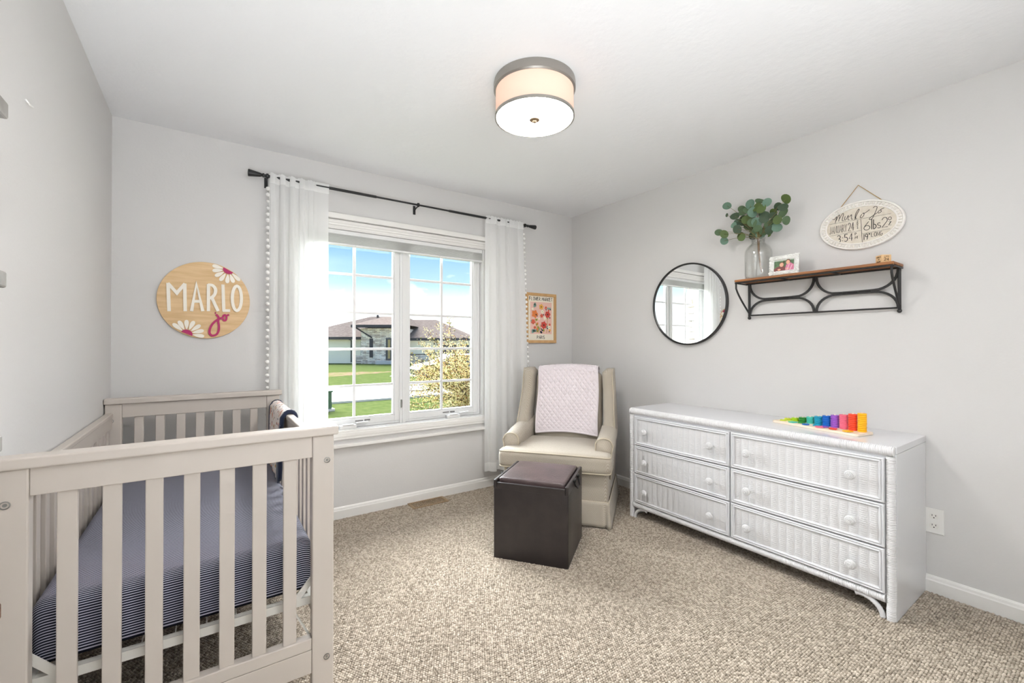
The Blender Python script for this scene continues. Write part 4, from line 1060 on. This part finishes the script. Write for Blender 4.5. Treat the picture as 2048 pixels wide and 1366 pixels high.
# eucalyptus bunch
eu = thing('eucalyptus_bunch', 'bunch of round grey green eucalyptus stems standing in the glass vase', 'plant', (-.088, -1.807, SZ+.04))
M_stem = mat('eucalyptus_stem', (112, 112, 66), .7, col2=(138, 120, 82), nscale=40)
b = MB(); b.tube([(-.088, -1.822, SZ+.050), (-.088, -1.814, SZ+.10), (-.087, -1.806, SZ+.16), (-.086, -1.803, SZ+.215), (-.086, -1.802, SZ+.265)], [.0055, .006, .006, .007, .008], 8); b.build('main_stem', mat('brown_stem', (116, 88, 60), .8), eu, smooth='all')
LEAF = [[-1.6114, 2.1156, 0.027], [-1.6089, 2.0544, 0.0147], [-1.6983, 2.0752, 0.0245], [-1.7093, 2.0546, 0.027], [-1.7423, 2.0596, 0.0245], [-1.7725, 2.0781, 0.0304], [-1.8168, 2.0924, 0.0285], [-1.8759, 2.0617, 0.027], [-1.9174, 2.0361, 0.0245], [-1.9788, 2.0571, 0.0295], [-1.9635, 2.0118, 0.027], [-1.9558, 1.9828, 0.0295], [-1.9727, 1.9335, 0.027], [-1.9307, 1.9453, 0.027], [-1.917, 1.9067, 0.0295], [-1.8853, 1.8926, 0.0285], [-1.8872, 1.8605, 0.0108], [-1.5682, 1.9461, 0.0245], [-1.5895, 1.8887, 0.027], [-1.6132, 1.923, 0.027], [-1.6753, 1.908, 0.0295], [-1.6867, 1.9415, 0.0285], [-1.7176, 1.8838, 0.0236], [-1.6666, 2.0337, 0.0285], [-1.662, 2.001, 0.0245], [-1.6981, 2.0127, 0.0285], [-1.7421, 1.9935, 0.0295], [-1.7245, 1.9578, 0.0285], [-1.7678, 1.935, 0.0295], [-1.7893, 2.0238, 0.0334], [-1.808, 1.9587, 0.0314], [-1.8475, 2.0287, 0.0295], [-1.8514, 1.9808, 0.0344], [-1.8917, 2.0049, 0.0245], [-1.8995, 1.982, 0.0221], [-1.8674, 1.9345, 0.027], [-1.8146, 2.0499, 0.0295], [-1.8099, 1.887, 0.027], [-1.8348, 1.899, 0.0245], [-1.7504, 1.8949, 0.0245], [-1.7849, 1.9618, 0.0295], [-1.6664, 1.9729, 0.0196], [-1.7024, 1.9849, 0.0245], [-1.8269, 2.0124, 0.0245], [-1.7638, 2.0454, 0.027], [-1.8756, 1.9581, 0.0245], [-1.7508, 2.0222, 0.0285], [-1.7847, 1.9096, 0.0245], [-1.8512, 1.9126, 0.0245], [-1.81, 1.9215, 0.0245]]
LM = [mat('leaf_green', (74, 98, 66), .6, col2=(88, 112, 78), nscale=60), mat('leaf_blue_green', (104, 134, 116), .6, col2=(90, 120, 100), nscale=60), mat('leaf_olive', (84, 104, 48), .6, col2=(72, 92, 44), nscale=60), mat('leaf_deep', (54, 74, 54), .6, col2=(64, 84, 60), nscale=60)]
leaf_me = []
for m_ in LM:
    b = MB(); n = 14; b.add([(0, 0, .0)] + [(math.cos(2*PI*k/n)*(1.0), math.sin(2*PI*k/n)*.92, .10*math.cos(4*PI*k/n)+.06) for k in range(n)] + [(1.12, 0, .1)], [(0, k+1, (k+1) % n+1) for k in range(n)])
    o = b.build('leaf', m_, eu, world=False, smooth='all'); leaf_me.append(o)
rl = random.Random(12); used = [False]*4
base = Vector((-.086, -1.803, SZ+.262))
twigs = MB()
for i, (y, z, r) in enumerate(LEAF):
    ci = 1 if i in (29, 30, 0, 4, 5) else rl.choice([0, 0, 3, 3, 1, 2])
    x = -.10 + rl.uniform(-.055, .055) - (.03 if i in (29, 30) else 0)
    src = leaf_me[ci]
    if used[ci]: o = src.copy(); COL.objects.link(o); o.parent = eu
    else: o = src; used[ci] = True
    c = Vector((x, y, z)); o.location = INV[eu] @ c
    k = .60 if i == 1 else 1.0
    o.scale = (r*1.05, r*k*.98, r)
    tocam = Vector((-2.8, -1.2, -.7)).normalized()
    nrm = (tocam + Vector((rl.uniform(-.6, .6), rl.uniform(-.6, .6), rl.uniform(-.4, .7)))).normalized()
    q = nrm.to_track_quat('Z', 'Y'); o.rotation_mode = 'QUATERNION'; o.rotation_quaternion = q @ Matrix.Rotation(rl.uniform(0, 6.28), 4, 'Z').to_quaternion()
    mid = base.lerp(c, .5) + Vector((0, 0, .030)) ; mid.y = base.y + (c.y-base.y)*.38
    pts = [base*(1-t)**2 + mid*2*t*(1-t) + c*t*t for t in (0, .2, .4, .6, .8, 1)]
    if i % 3 != 1 or abs(y+1.8) > .12: twigs.tube([tuple(p) for p in pts], [.0018, .0016, .0014, .0013, .0012, .0010], 5)
twigs.build('twigs', M_stem, eu, smooth='all')

# ornate photo frame
pf = thing('photo_frame', 'ornate white photo frame with a picture of two children on the shelf', 'photo frame', (-.085, -1.96, SZ+.0145))
lean = 0.10; ya_, yb_ = -1.878, -2.040; zb_ = SZ+.0150; hh_ = .118
def ff(a, z, h_): 
    # a along -y from left, z up the face, h towards the room
    return (-.112 + z*lean - h_, ya_ - a, zb_ + z)
wd_ = .162
b = MB()
for q in ((0, wd_, 0, .026), (0, wd_, hh_-.026, hh_), (0, .026, .026, hh_-.026), (wd_-.026, wd_, .026, hh_-.026)):
    b.prism([(q[0], q[2]), (q[1], q[2]), (q[1], q[3]), (q[0], q[3])], ff, .008)
rf = random.Random(9)
for k in range(210):
    s_ = rf.random(); e_ = rf.uniform(.002, .023)
    side_ = rf.choice('tblr')
    if side_ == 't': a, z = s_*wd_, hh_-e_
    elif side_ == 'b': a, z = s_*wd_, e_
    elif side_ == 'l': a, z = e_, s_*hh_
    else: a, z = wd_-e_, s_*hh_
    p = ff(a, z, .008); b.ball(p, rf.uniform(.0028, .0055), 5)
b.build('carved_frame', mat('white_resin', (240, 240, 236), .45), pf, smooth='all')
b = MB(); b.prism([(.02, .02), (wd_-.02, .02), (wd_-.02, hh_-.02), (.02, hh_-.02)], ff, .003); ph_ = b.build('photo_print', mat('print_green', (92, 124, 84), .5, col2=(70, 98, 66), nscale=60), pf)
def pb(name, c, pls, h0):
    b = MB()
    for pl in pls: b.prism(pl, lambda a, z, h_: ff(a, z, h0+h_), .0003)
    b.build('photo_print', mat(name, c, .5), ph_)
ell = lambda cx, cz, rx, rz, n=14: [(cx+rx*math.cos(2*PI*k/n), cz+rz*math.sin(2*PI*k/n)) for k in range(n)]
pb('print_pale', (196, 206, 196), [[(.026, .086), (.136, .086), (.136, .092), (.026, .092)]], .0031)
pb('print_pink', (206, 120, 150), [[(.086, .026), (.136, .026), (.136, .056), (.116, .070), (.092, .060)]], .0032)
pb('print_maroon', (122, 62, 60), [[(.027, .026), (.088, .026), (.086, .048), (.066, .058), (.040, .050), (.027, .040)]], .0034)
pb('print_hair', (96, 66, 46), [ell(.103, .078, .0135, .014), ell(.068, .0665, .0135, .013)], .0036)
pb('print_skin', (224, 170, 142), [ell(.102, .074, .0105, .0125), ell(.068, .0625, .0115, .0125), ell(.055, .034, .009, .006), ell(.100, .036, .010, .005)], .0038)
pb('print_stripe', (236, 190, 206), [[(.096, .028), (.100, .028), (.112, .064), (.109, .066)], [(.112, .028), (.116, .028), (.127, .056), (.124, .058)]], .0040)
b = MB(); b.bar(ff(wd_/2, .09, -.002), (-.045, ya_-wd_/2, zb_+.0005), .03, .003, up=(0, 1, 0)); b.build('easel_leg', M_brown, pf)

# engraved maple block
cbm = Matrix.Translation((-.095, -2.418, SZ+.0142)) @ Matrix.Rotation(math.radians(-40), 4, 'Z')
cb = thing('wooden_block', 'small maple cube with engraved writing near the end of the shelf', 'toy block', (-.095, -2.418, SZ+.0142), math.radians(-40)+0)
hw = .022
b = MB(); b.box(-hw, hw, -hw, hw, 0, .0425); b.build('block', M_block, cb, world=False, bevel=.0018)
M_burn = mat('burnt_engraving', (94, 56, 30), .7)
fl = lambda a, z, h_: (-hw - .0001 - h_, -a, z)   # left face (towards -x)
f2 = lambda a, z, h_: (a, -hw - .0001 - h_, z)    # right face (towards -y)
b = MB(); text(b, 'MARLO', fl, -.015, .029, .028, .0065, .0014, .0003); text(b, 'JO', fl, -.005, .0185, .009, .0060, .0014, .0003); text(b, 'JRAUNE', fl, -.015, .0065, .028, .0060, .0014, .0003); b.build('engraving', M_burn, cb, world=False)
b = MB(); text(b, 'JAN', f2, -.013, .031, .024, .0055, .0012, .0003); text(b, '24', f2, -.012, .012, .022, .0140, .0026, .0003); b.build('engraving', M_burn, cb, world=False)

# ------------------------------------------------------------------ round mirror
mr_ = thing('round_mirror', 'round mirror with thin black rim on the right wall above the dresser', 'mirror', (-.012, -1.2675, 1.500), math.radians(0.4))
Mx = Matrix.Rotation(-PI/2, 4, 'Y')
b = MB(); b.lathe([(.2885, -.006), (.2995, -.006), (.2995, .016), (.2930, .019), (.2885, .016)], n=96, M=Mx, cap=False)
mm = 5; b.f += [(4*96+i, 4*96+(i+1) % 96, (i+1) % 96, i) for i in range(96)]
b.build('rim', M_black, mr_, world=False, smooth=True)
b = MB(); b.lathe([(.0005, -.004), (.2884, -.004), (.2884, .009), (.0005, .009)], n=96, M=Mx); b.build('mirror_disc', M_mirror, mr_, world=False, smooth=True)

# ------------------------------------------------------------------ oval birth sign
ov = thing('oval_sign', 'white beaded oval birth announcement sign hanging from a cord above the shelf', 'wall sign', (-.01, -2.290, 1.855))
OY, OZ, RA, RB = -2.2965, 1.8505, .1885, .1310; TL_ = math.radians(-2.2)
def of(a, z, h_):   # a to the right in the room (towards -y)
    ca, sa = math.cos(TL_), math.sin(TL_)
    return (-.003 - h_, OY - (a*ca - z*sa), OZ + a*sa + z*ca)
b = MB()
N_ = 96
prof = [(1.0, .0), (1.0, .010), (.985, .014), (.955, .0145), (.940, .008), (.87, .008), (.84, .0135), (.825, .0132), (.815, .0085), (.0, .0085)]
vs = []; fs = []
for sc, h_ in prof:
    for k in range(N_):
        a = 2*PI*k/N_; rr = sc; da = (1-sc)*RA; vs.append(of((RA-da)*math.cos(a), (RB-da)*math.sin(a) if sc > .01 else 0, h_))
for i in range(len(prof)-1):
    for k in range(N_): fs.append((i*N_+k, i*N_+(k+1) % N_, (i+1)*N_+(k+1) % N_, (i+1)*N_+k))
b.add(vs, fs); b.build('plaque', mat('whitewashed_wood', (236, 232, 226), .7, col2=(242, 239, 234), nscale=30), ov, smooth=True)
b = MB(); b.prism([((RA-.0345)*math.cos(2*PI*k/72), (RB-.0345)*math.sin(2*PI*k/72)) for k in range(72)], lambda a, z, h_: of(a, z, .0086+h_), .0003); b.build('centre_panel', mat('beige_stained_wood', (212, 202, 186), .7, col2=(222, 214, 200), nscale=40), ov)
bead = None
cum = [0.0]; NA = 1440
for i in range(NA):      # even spacing along the ellipse by arc length
    a0_, a1_ = 2*PI*i/NA, 2*PI*(i+1)/NA
    cum.append(cum[-1] + math.hypot((RA-.0185)*(math.cos(a1_)-math.cos(a0_)), (RB-.0185)*(math.sin(a1_)-math.sin(a0_))))
for k in range(58):
    t_ = cum[-1]*k/58; i = 0
    while cum[i+1] < t_: i += 1
    a = 2*PI*i/NA
    c = Vector(of((RA-.0185)*math.cos(a), (RB-.0185)*math.sin(a), .0105))
    if bead is None:
        bb = MB(); bb.ball((0, 0, 0), .0068, 8, (.9, .66, 1.3)); bead = bb.build('bead', mat('white_bead_paint', (238, 234, 226), .6), ov, world=False, smooth='all'); o = bead
    else: o = bead.copy(); COL.objects.link(o); o.parent = ov
    o.location = INV[ov] @ c
    tx = (RB-.0185)*math.cos(a); tz = (RA-.0185)*math.sin(a); o.rotation_euler = (math.atan2(tz, tx)*-1 + PI/2, 0, 0)
SCR = [[[-2.17, 1.9107], [-2.18, 1.9064], [-2.191, 1.9202], [-2.1833, 1.8861]], [[-2.1856, 1.8953], [-2.2015, 1.9266], [-2.2041, 1.9163], [-2.1998, 1.8921]], [[-2.2014, 1.9014], [-2.2162, 1.9288], [-2.2226, 1.9272], [-2.2161, 1.8941], [-2.2241, 1.8922]], [[-2.2306, 1.9137], [-2.2274, 1.8953], [-2.2338, 1.8938], [-2.245, 1.9141], [-2.2433, 1.8916], [-2.2497, 1.8901]], [[-2.2497, 1.9053], [-2.2592, 1.9145], [-2.2591, 1.8917], [-2.2654, 1.8902]], [[-2.2748, 1.8842], [-2.278, 1.9137], [-2.2904, 1.9369], [-2.2935, 1.9324], [-2.2811, 1.9054], [-2.2779, 1.891], [-2.2841, 1.8877]], [[-2.3056, 1.9069], [-2.298, 1.8938], [-2.3025, 1.8871], [-2.3132, 1.8976], [-2.3148, 1.9103], [-2.3087, 1.9099], [-2.3208, 1.9106], [-2.3388, 1.9228]], [[-2.3537, 1.9283], [-2.3625, 1.9333], [-2.3712, 1.9274], [-2.3624, 1.9003], [-2.3505, 1.8738], [-2.3401, 1.8689], [-2.3387, 1.8766], [-2.3535, 1.8878], [-2.3711, 1.8982]], [[-2.3827, 1.9099], [-2.374, 1.9011], [-2.3783, 1.8946], [-2.3885, 1.9012], [-2.3856, 1.911], [-2.4, 1.9164]]]
LINES = [[[-2.155, 1.8843], [-2.4280, 1.8809]], [[-2.301, 1.8799], [-2.3066, 1.7552]], [[-2.1560, 1.8185], [-2.3007, 1.82]], [[-2.3053, 1.8004], [-2.4250, 1.803]]]
fo = lambda a, z, h_: (-.0120-h_, a, z)
fr2 = lambda a, z, h_: (-.0120-h_, -a, z)
b = MB(); strokes(b, [smooth(q, 4) for q in SCR], fo, .0024, .0007); b.build('script_lettering', M_ink, ov)
b = MB(); strokes(b, LINES[:1]+LINES[2:], fo, .0011, .0004); strokes(b, LINES[1:2], fo, .0019, .0004); b.build('ruled_lines', M_ink, ov)
b = MB()
text(b, 'JANUARY', fr2, 2.156, 1.828, .082, .040, .0018, .0007); text(b, '24', fr2, 2.244, 1.828, .026, .044, .0025, .0007)
for i, c in enumerate('2024'): text(b, c, fr2, 2.283, 1.8675-i*.0118, .006, .0095, .0014, .0007)
text(b, '3:54', fr2, 2.193, 1.774, .072, .039, .0031, .0007); text(b, 'P', fr2, 2.2745, 1.7985, .008, .0145, .0018, .0007); text(b, 'M', fr2, 2.2745, 1.7790, .011, .0145, .0018, .0007)
text(b, '6', fr2, 2.3135, 1.8165, .027, .044, .0027, .0007); text(b, 'l', fr2, 2.346, 1.8165, .004, .054, .0037, .0007); text(b, 'b', fr2, 2.3555, 1.8165, .011, .050, .0036, .0007); text(b, 's', fr2, 2.371, 1.8165, .014, .050, .0027, .0007)
text(b, '2', fr2, 2.391, 1.8165, .024, .050, .0027, .0007); text(b, 'O', fr2, 2.4175, 1.8480, .011, .0165, .0023, .0007); text(b, 'z', fr2, 2.4180, 1.8220, .010, .036, .0023, .0007)
text(b, '19"', fr2, 2.312, 1.766, .028, .031, .0029, .0007); text(b, 'LONG', fr2, 2.346, 1.776, .046, .022, .0021, .0007)
b.build('lettering', M_ink, ov)
b = MB(); b.tube([(-.006, -2.205, 1.965), (-.008, -2.289, 2.069), (-.006, -2.396, 1.955)], .0022, 6); b.build('hanging_cord', M_cord, ov)

# ------------------------------------------------------------------ outdoors
GZ = -.57
M_grass = mat('spring_lawn', (70, 82, 42), .95, spec=0, col2=(86, 94, 54), nscale=6, bump=.5, bscale=20)
b = MB(); b.box(-45, 95, .18, 10.7, GZ-.3, GZ); b.box(-45, 95, 15.7, 160, GZ-.3, GZ+.0); struct(b, 'ground', M_grass)
b = MB(); b.box(-45, 95, 10.7, 15.7, GZ-.3, GZ+.01); struct(b, 'street', mat('pale_concrete_street', (214, 208, 200), .9, col2=(204, 198, 190), nscale=2))
b = MB(); b.box(-45, 95, 10.55, 10.75, GZ-.2, GZ+.06); b.box(-45, 95, 15.65, 15.85, GZ-.2, GZ+.06); struct(b, 'curb', mat('concrete_curb', (205, 200, 192), .9))
rd = random.Random(2); pts = []
for k in range(30):
    a = 2*PI*k/30; r_ = 1 + .22*math.sin(3*a+1) + rd.uniform(-.08, .08); pts.append((2.6+3.6*r_*math.cos(a), 24.0+1.9*r_*math.sin(a)))
b = MB(); b.prism(pts, lambda a, c, h_: (a, c, GZ+.001+h_), .004); b.build('dirt_patch', mat('bare_soil', (128, 102, 88), .95, spec=0, col2=(92, 100, 52), nscale=3), label='bare brown soil patch in the lawn across the street', cat='soil')
# utility box
ub = thing('utility_box', 'green metal utility box on the lawn seen beside the curtain edge', 'utility box', (-.50, 9.35, GZ))
M_ub = mat('green_utility_paint', (40, 88, 54), .6)
b = MB(); b.box(-.80, -.21, 9.1, 9.6, GZ+.06, GZ+.50); b.build('cabinet', M_ub, ub, bevel=.02)
b = MB(); b.box(-.83, -.19, 9.07, 9.63, GZ+.50, GZ+.54); b.build('lid', M_ub, ub, bevel=.01)
b = MB(); b.box(-.86, -.15, 9.04, 9.66, GZ-.02, GZ+.06); b.build('concrete_pad', mat('concrete_pad', (196, 192, 184), .9), ub)
# stone pier of this house standing outside to the left of the window
pier = thing('stone_pier', 'rough grey and white stone pier outside, seen only in the round mirror', 'stone pier', (-3.1, .4, GZ))
M_st = [mat('stone_grey', (170, 168, 168), .9, bump=.8, bscale=30), mat('stone_white', (222, 220, 214), .9, bump=.8, bscale=30), mat('stone_tan', (190, 178, 164), .9, bump=.8, bscale=30)]
b = MB(); b.box(-3.3, -2.93, .17, .60, GZ, 2.9); b.build('core', mat('mortar', (190, 186, 180), .95), pier)
rs_ = random.Random(6); z = GZ+.02
while z < 2.78:
    hgt = rs_.uniform(.06, .13); y = .175
    while y < .585:
        wd = min(rs_.uniform(.10, .26), .60-y)
        if .60-(y+wd) < .07: wd = .60-y
        b = MB(); dp = rs_.uniform(.01, .035); b.box(-2.95, -2.93+dp, y+.004, y+wd-.004, z+.004, z+hgt-.004)
        b.build('stone', rs_.choice(M_st), pier, bevel=.008); y += wd
    z += hgt

# the house across the street
YAW = math.radians(34.705); D_ = 40.0
F0 = Vector((math.sin(YAW), math.cos(YAW), 0)); H0 = Vector((-2.899, -3.166, 0)) + F0*D_
hs = thing('neighbour_house', 'low cream and stone house with brown hipped roof across the street', 'house', (H0.x, H0.y, GZ), -YAW)
def zz(z): return z - GZ
def stone_mat():
    m = mat('stacked_stone', (160, 150, 142), .95, spec=0); t = m.node_tree; bs = t.nodes['Principled BSDF']
    tcn = t.nodes.new('ShaderNodeTexCoord'); mp_ = t.nodes.new('ShaderNodeMapping'); mp_.inputs['Rotation'].default_value = (PI/2, 0, 0)
    br = t.nodes.new('ShaderNodeTexBrick'); br.inputs['Scale'].default_value = 1.0; br.inputs['Brick Width'].default_value = .42; br.inputs['Row Height'].default_value = .11; br.inputs['Mortar Size'].default_value = .006; br.offset = .37
    br.inputs['Color1'].default_value = lin(250, 236, 218); br.inputs['Color2'].default_value = lin(160, 138, 122); br.inputs['Mortar'].default_value = lin(120, 108, 98); br.inputs['Bias'].default_value = -.25
    nz_ = t.nodes.new('ShaderNodeTexNoise'); nz_.inputs['Scale'].default_value = 3.0; mx_ = t.nodes.new('ShaderNodeMix'); mx_.data_type = 'RGBA'; mx_.blend_type = 'OVERLAY'; mx_.inputs['Factor'].default_value = .7
    t.links.new(tcn.outputs['Object'], mp_.inputs[0]); t.links.new(mp_.outputs[0], br.inputs['Vector']); t.links.new(mp_.outputs[0], nz_.inputs['Vector'])
    t.links.new(br.outputs['Color'], mx_.inputs['A']); t.links.new(nz_.outputs['Fac'], mx_.inputs['B']); t.links.new(mx_.outputs['Result'], bs.inputs['Base Color']); return m
M_sto = stone_mat(); M_cream = mat('cream_stucco', (255, 246, 222), .9, spec=0); M_roof = mat('brown_shingles', (132, 118, 108), .95, spec=0, col2=(108, 94, 86), nscale=4, nstretch=(1, 1, 6)); M_fas = mat('dark_fascia', (62, 58, 60), .7); M_win = mat('dark_house_window', (52, 58, 66), .25)
def hb(name, m, x0, x1, y0, y1, z0, z1, par=None, **k):
    b = MB(); b.box(x0, x1, y0, y1, zz(z0), zz(z1)); o = b.build(name, m, par or hs, world=False, **k); return o
hb('wall', M_cream, -20, -12.7, .4, 12, GZ, 1.70)
hb('wall', M_cream, -9.9, -7.0, .4, 12, GZ, 1.60)
hb('wall', M_cream, -7.0, -3.95, 1.2, 12, GZ, 1.60)
hb('stone_wall', M_sto, -13.6, -9.6, -.6, 11, GZ, 2.62)
hb('stone_skirt', M_sto, -14.44, -12.75, .2, .4, GZ, .16)
hb('stone_skirt', M_sto, -9.6, -7.05, .2, .4, GZ, .24)
hb('skirt_ledge', M_fas, -9.6, -7.05, .15, .4, .24, .29)
def hip(name, x0, x1, y0, y1, ze, r0, r1, zr, yr=None):
    ym = yr if yr is not None else (y0+y1)/2
    b = MB(); vs = [(x0, y0, zz(ze)), (x1, y0, zz(ze)), (x1, y1, zz(ze)), (x0, y1, zz(ze)), (r0, ym, zz(zr)), (r1, ym, zz(zr))]
    b.add(vs, [(0, 1, 5, 4), (1, 2, 5), (2, 3, 4, 5), (3, 0, 4), (3, 2, 1, 0)]); b.build(name, M_roof, hs, world=False)
    hb('fascia', M_fas, x0, x1, y0-.02, y0+.3, ze-.22, ze+.02)
hip('roof', -20.8, -9.4, -.1, 12.5, 1.84, -14.9, -12.0, 4.10)
hip('roof', -11.5, -3.65, -.1, 12.5, 1.74, -10.6, -8.0, 3.75)
hip('porch_roof', -14.3, -9.3, -1.2, 12, 2.90, -13.2, -10.8, 4.0, 5.0)
b = MB(); b.bar((-14.25, -.45, zz(2.78)), (-12.6, -.62, zz(1.78)), .12, .18, up=(0, 1, 0)); b.build('rake_board', M_fas, hs, world=False)
hb('corner_post', M_fas, -12.80, -12.52, -.7, -.5, .0, 1.7)
wn = hb('window', M_win, -13.94, -13.38, .34, .42, .13, 1.46)
hb('window_mullion', M_fas, -13.68, -13.64, .30, .42, .13, 1.46, wn)
dw = hb('entry_door', M_win, -11.35, -10.75, -.66, -.58, -.25, 1.75)
hb('door_glass', mat('warm_door_glass', (176, 150, 96), .3), -11.15, -10.95, -.70, -.66, -.1, 1.6, dw)
hb('porch_step', mat('porch_concrete', (206, 200, 192), .9), -12.0, -9.8, -1.6, -.6, GZ, -.30)
b = MB(); b.tube([(-14.95, .0, zz(1.66)), (-14.80, .28, zz(1.55)), (-14.80, .28, zz(GZ+.1))], .05, 6); b.build('downspout', M_fas, hs, world=False)
b = MB(); b.tube([(-7.15, .0, zz(1.6)), (-7.15, .28, zz(1.5)), (-7.15, .28, zz(.25))], .05, 6); b.build('downspout', M_fas, hs, world=False)
for x0, x1 in ((-6.55, -5.25), (-4.95, -4.05)):
    g_ = hb('garage_door', mat('grey_garage_door', (112, 108, 114), .6), x0, x1, 1.12, 1.22, GZ, .75)
    for k in range(1, 4): hb('door_groove', M_fas, x0, x1, 1.10, 1.12, GZ+k*.33, GZ+k*.33+.02, g_)
    hb('window', M_win, x0, x1, 1.12, 1.22, .86, 1.12)
for x in (-14.1, -12.2):
    b = MB(); b.lathe([(.16, 0), (.12, .12), (.10, .2)], c=(x, 5.9, zz(4.05)), n=8); b.build('roof_vent', M_fas, hs, world=False)
hb('driveway', mat('pale_driveway', (216, 212, 204), .9), -6.7, -3.0, -16, 1.2, GZ-.02, GZ+.015)

# parked car
cr0 = Vector((-2.899, -3.166, 0)) + F0*21.5 + Vector((math.cos(YAW), -math.sin(YAW), 0))*(-2.7)
car = thing('parked_car', 'silver grey car parked beyond the blossoming tree', 'car', (cr0.x, cr0.y, GZ), -YAW + .5)
M_car = mat('silver_car_paint', (74, 78, 86), .3, metal=.4)
b = MB(); prof = [(-2.1, .30), (-2.15, .62), (-1.95, .80), (-1.15, .88), (-.55, 1.26), (.85, 1.28), (1.55, .92), (2.1, .84), (2.15, .35)]
b.loft([[(x, y, z) for x, z in prof] for y in (-.82, .82)]); b.build('body', M_car, car, world=False, bevel=.06, seg=3)
b = MB(); b.loft([[(x, y, z) for x, z in ((-1.10, .89), (-.55, 1.24), (.83, 1.25), (1.48, .92))] for y in (-.835, .835)]); b.build('side_windows', M_win, car, world=False)
b = MB(); b.loft([[(x, y, z) for x, z in ((-1.20, .885), (-.56, 1.285), (-.52, 1.26), (-1.1, .86))] for y in (-.70, .70)]); b.build('windscreen', M_win, car, world=False)
for x in (-1.35, 1.35):
    for y in (-.80, .80):
        b = MB(); b.lathe([(.31, -.10), (.33, -.07), (.33, .07), (.31, .10)], n=20, M=Matrix.Translation((x, y, .33)) @ Matrix.Rotation(PI/2, 4, 'X')); b.build('wheel', M_dark, car, world=False)

# blossoming tree in the front yard
tr = thing('blossom_tree', 'cream blossoming ornamental tree right outside the window', 'tree', (1.95, 5.4, GZ))
M_bark = mat('dark_bark', (70, 52, 44), .9)
rt_ = random.Random(21)
br_b = MB(); tw_pts = []
br_b.tube([(1.95, 5.4, GZ), (1.93, 5.42, GZ+.3), (1.9, 5.4, GZ+.55)], [.06, .05, .045], 8)
for k in range(150):
    a = rt_.uniform(0, 2*PI); el = rt_.uniform(-.4, 1.15); Lh = rt_.uniform(.9, 1.45)
    st = Vector((1.92+rt_.uniform(-.1, .1), 5.4+rt_.uniform(-.1, .1), GZ+rt_.uniform(.3, .9)))
    d = Vector((math.cos(a)*math.cos(el), math.sin(a)*math.cos(el), math.sin(el)))
    if d.x < -.2: Lh *= 1.22
    if d.z > .55: Lh *= 1.12
    pts = []; p = st.copy(); 
    for i in range(9):
        pts.append(p.copy()); d = (d + Vector((rt_.uniform(-.16, .16), rt_.uniform(-.16, .16), rt_.uniform(-.10, .13)))).normalized(); p = p + d*Lh/8
    br_b.tube([tuple(q) for q in pts], [.014-.0013*i for i in range(9)], 5, cap=False)
    for i in range(1, 9): tw_pts.append((pts[i], i)); 
    for i in range(8): tw_pts.append(((pts[i]+pts[i+1])/2, i))
br_b.build('branches', M_bark, tr, smooth='all')
octv = [(1, 0, 0), (-1, 0, 0), (0, 1, 0), (0, -1, 0), (0, 0, .8), (0, 0, -.8)]; octf = [(0, 2, 4), (2, 1, 4), (1, 3, 4), (3, 0, 4), (2, 0, 5), (1, 2, 5), (3, 1, 5), (0, 3, 5)]
sets = [MB(), MB(), MB(), MB()]
for p, i in tw_pts:
    for q in range(18 if i > 2 else 12):
        c = p + Vector((rt_.gauss(0, .055), rt_.gauss(0, .055), rt_.gauss(0, .05))); r_ = rt_.uniform(.008, .020)
        if c.z < GZ + .12: continue
        rr = rt_.random(); w_ = 0 if rr < .60 else 1 if rr < .76 else 2 if rr < .90 else 3
        if w_ == 3: r_ *= .8
        R_ = Matrix.Rotation(rt_.uniform(0, 3), 3, 'X') @ Matrix.Rotation(rt_.uniform(0, 3), 3, 'Y')
        sets[w_].add([tuple(c + (R_ @ Vector(v))*r_) for v in octv], octf)
for s_, (nm, c) in zip(sets, (('cream_blossom', (244, 228, 176)), ('apricot_blossom', (176, 134, 86)), ('young_leaf', (128, 130, 58)), ('brown_bud', (86, 62, 40)))):
    s_.build('blossoms' if 'bloss' in nm else 'leaves', mat(nm, c, .9, spec=.05), tr, kind='stuff')
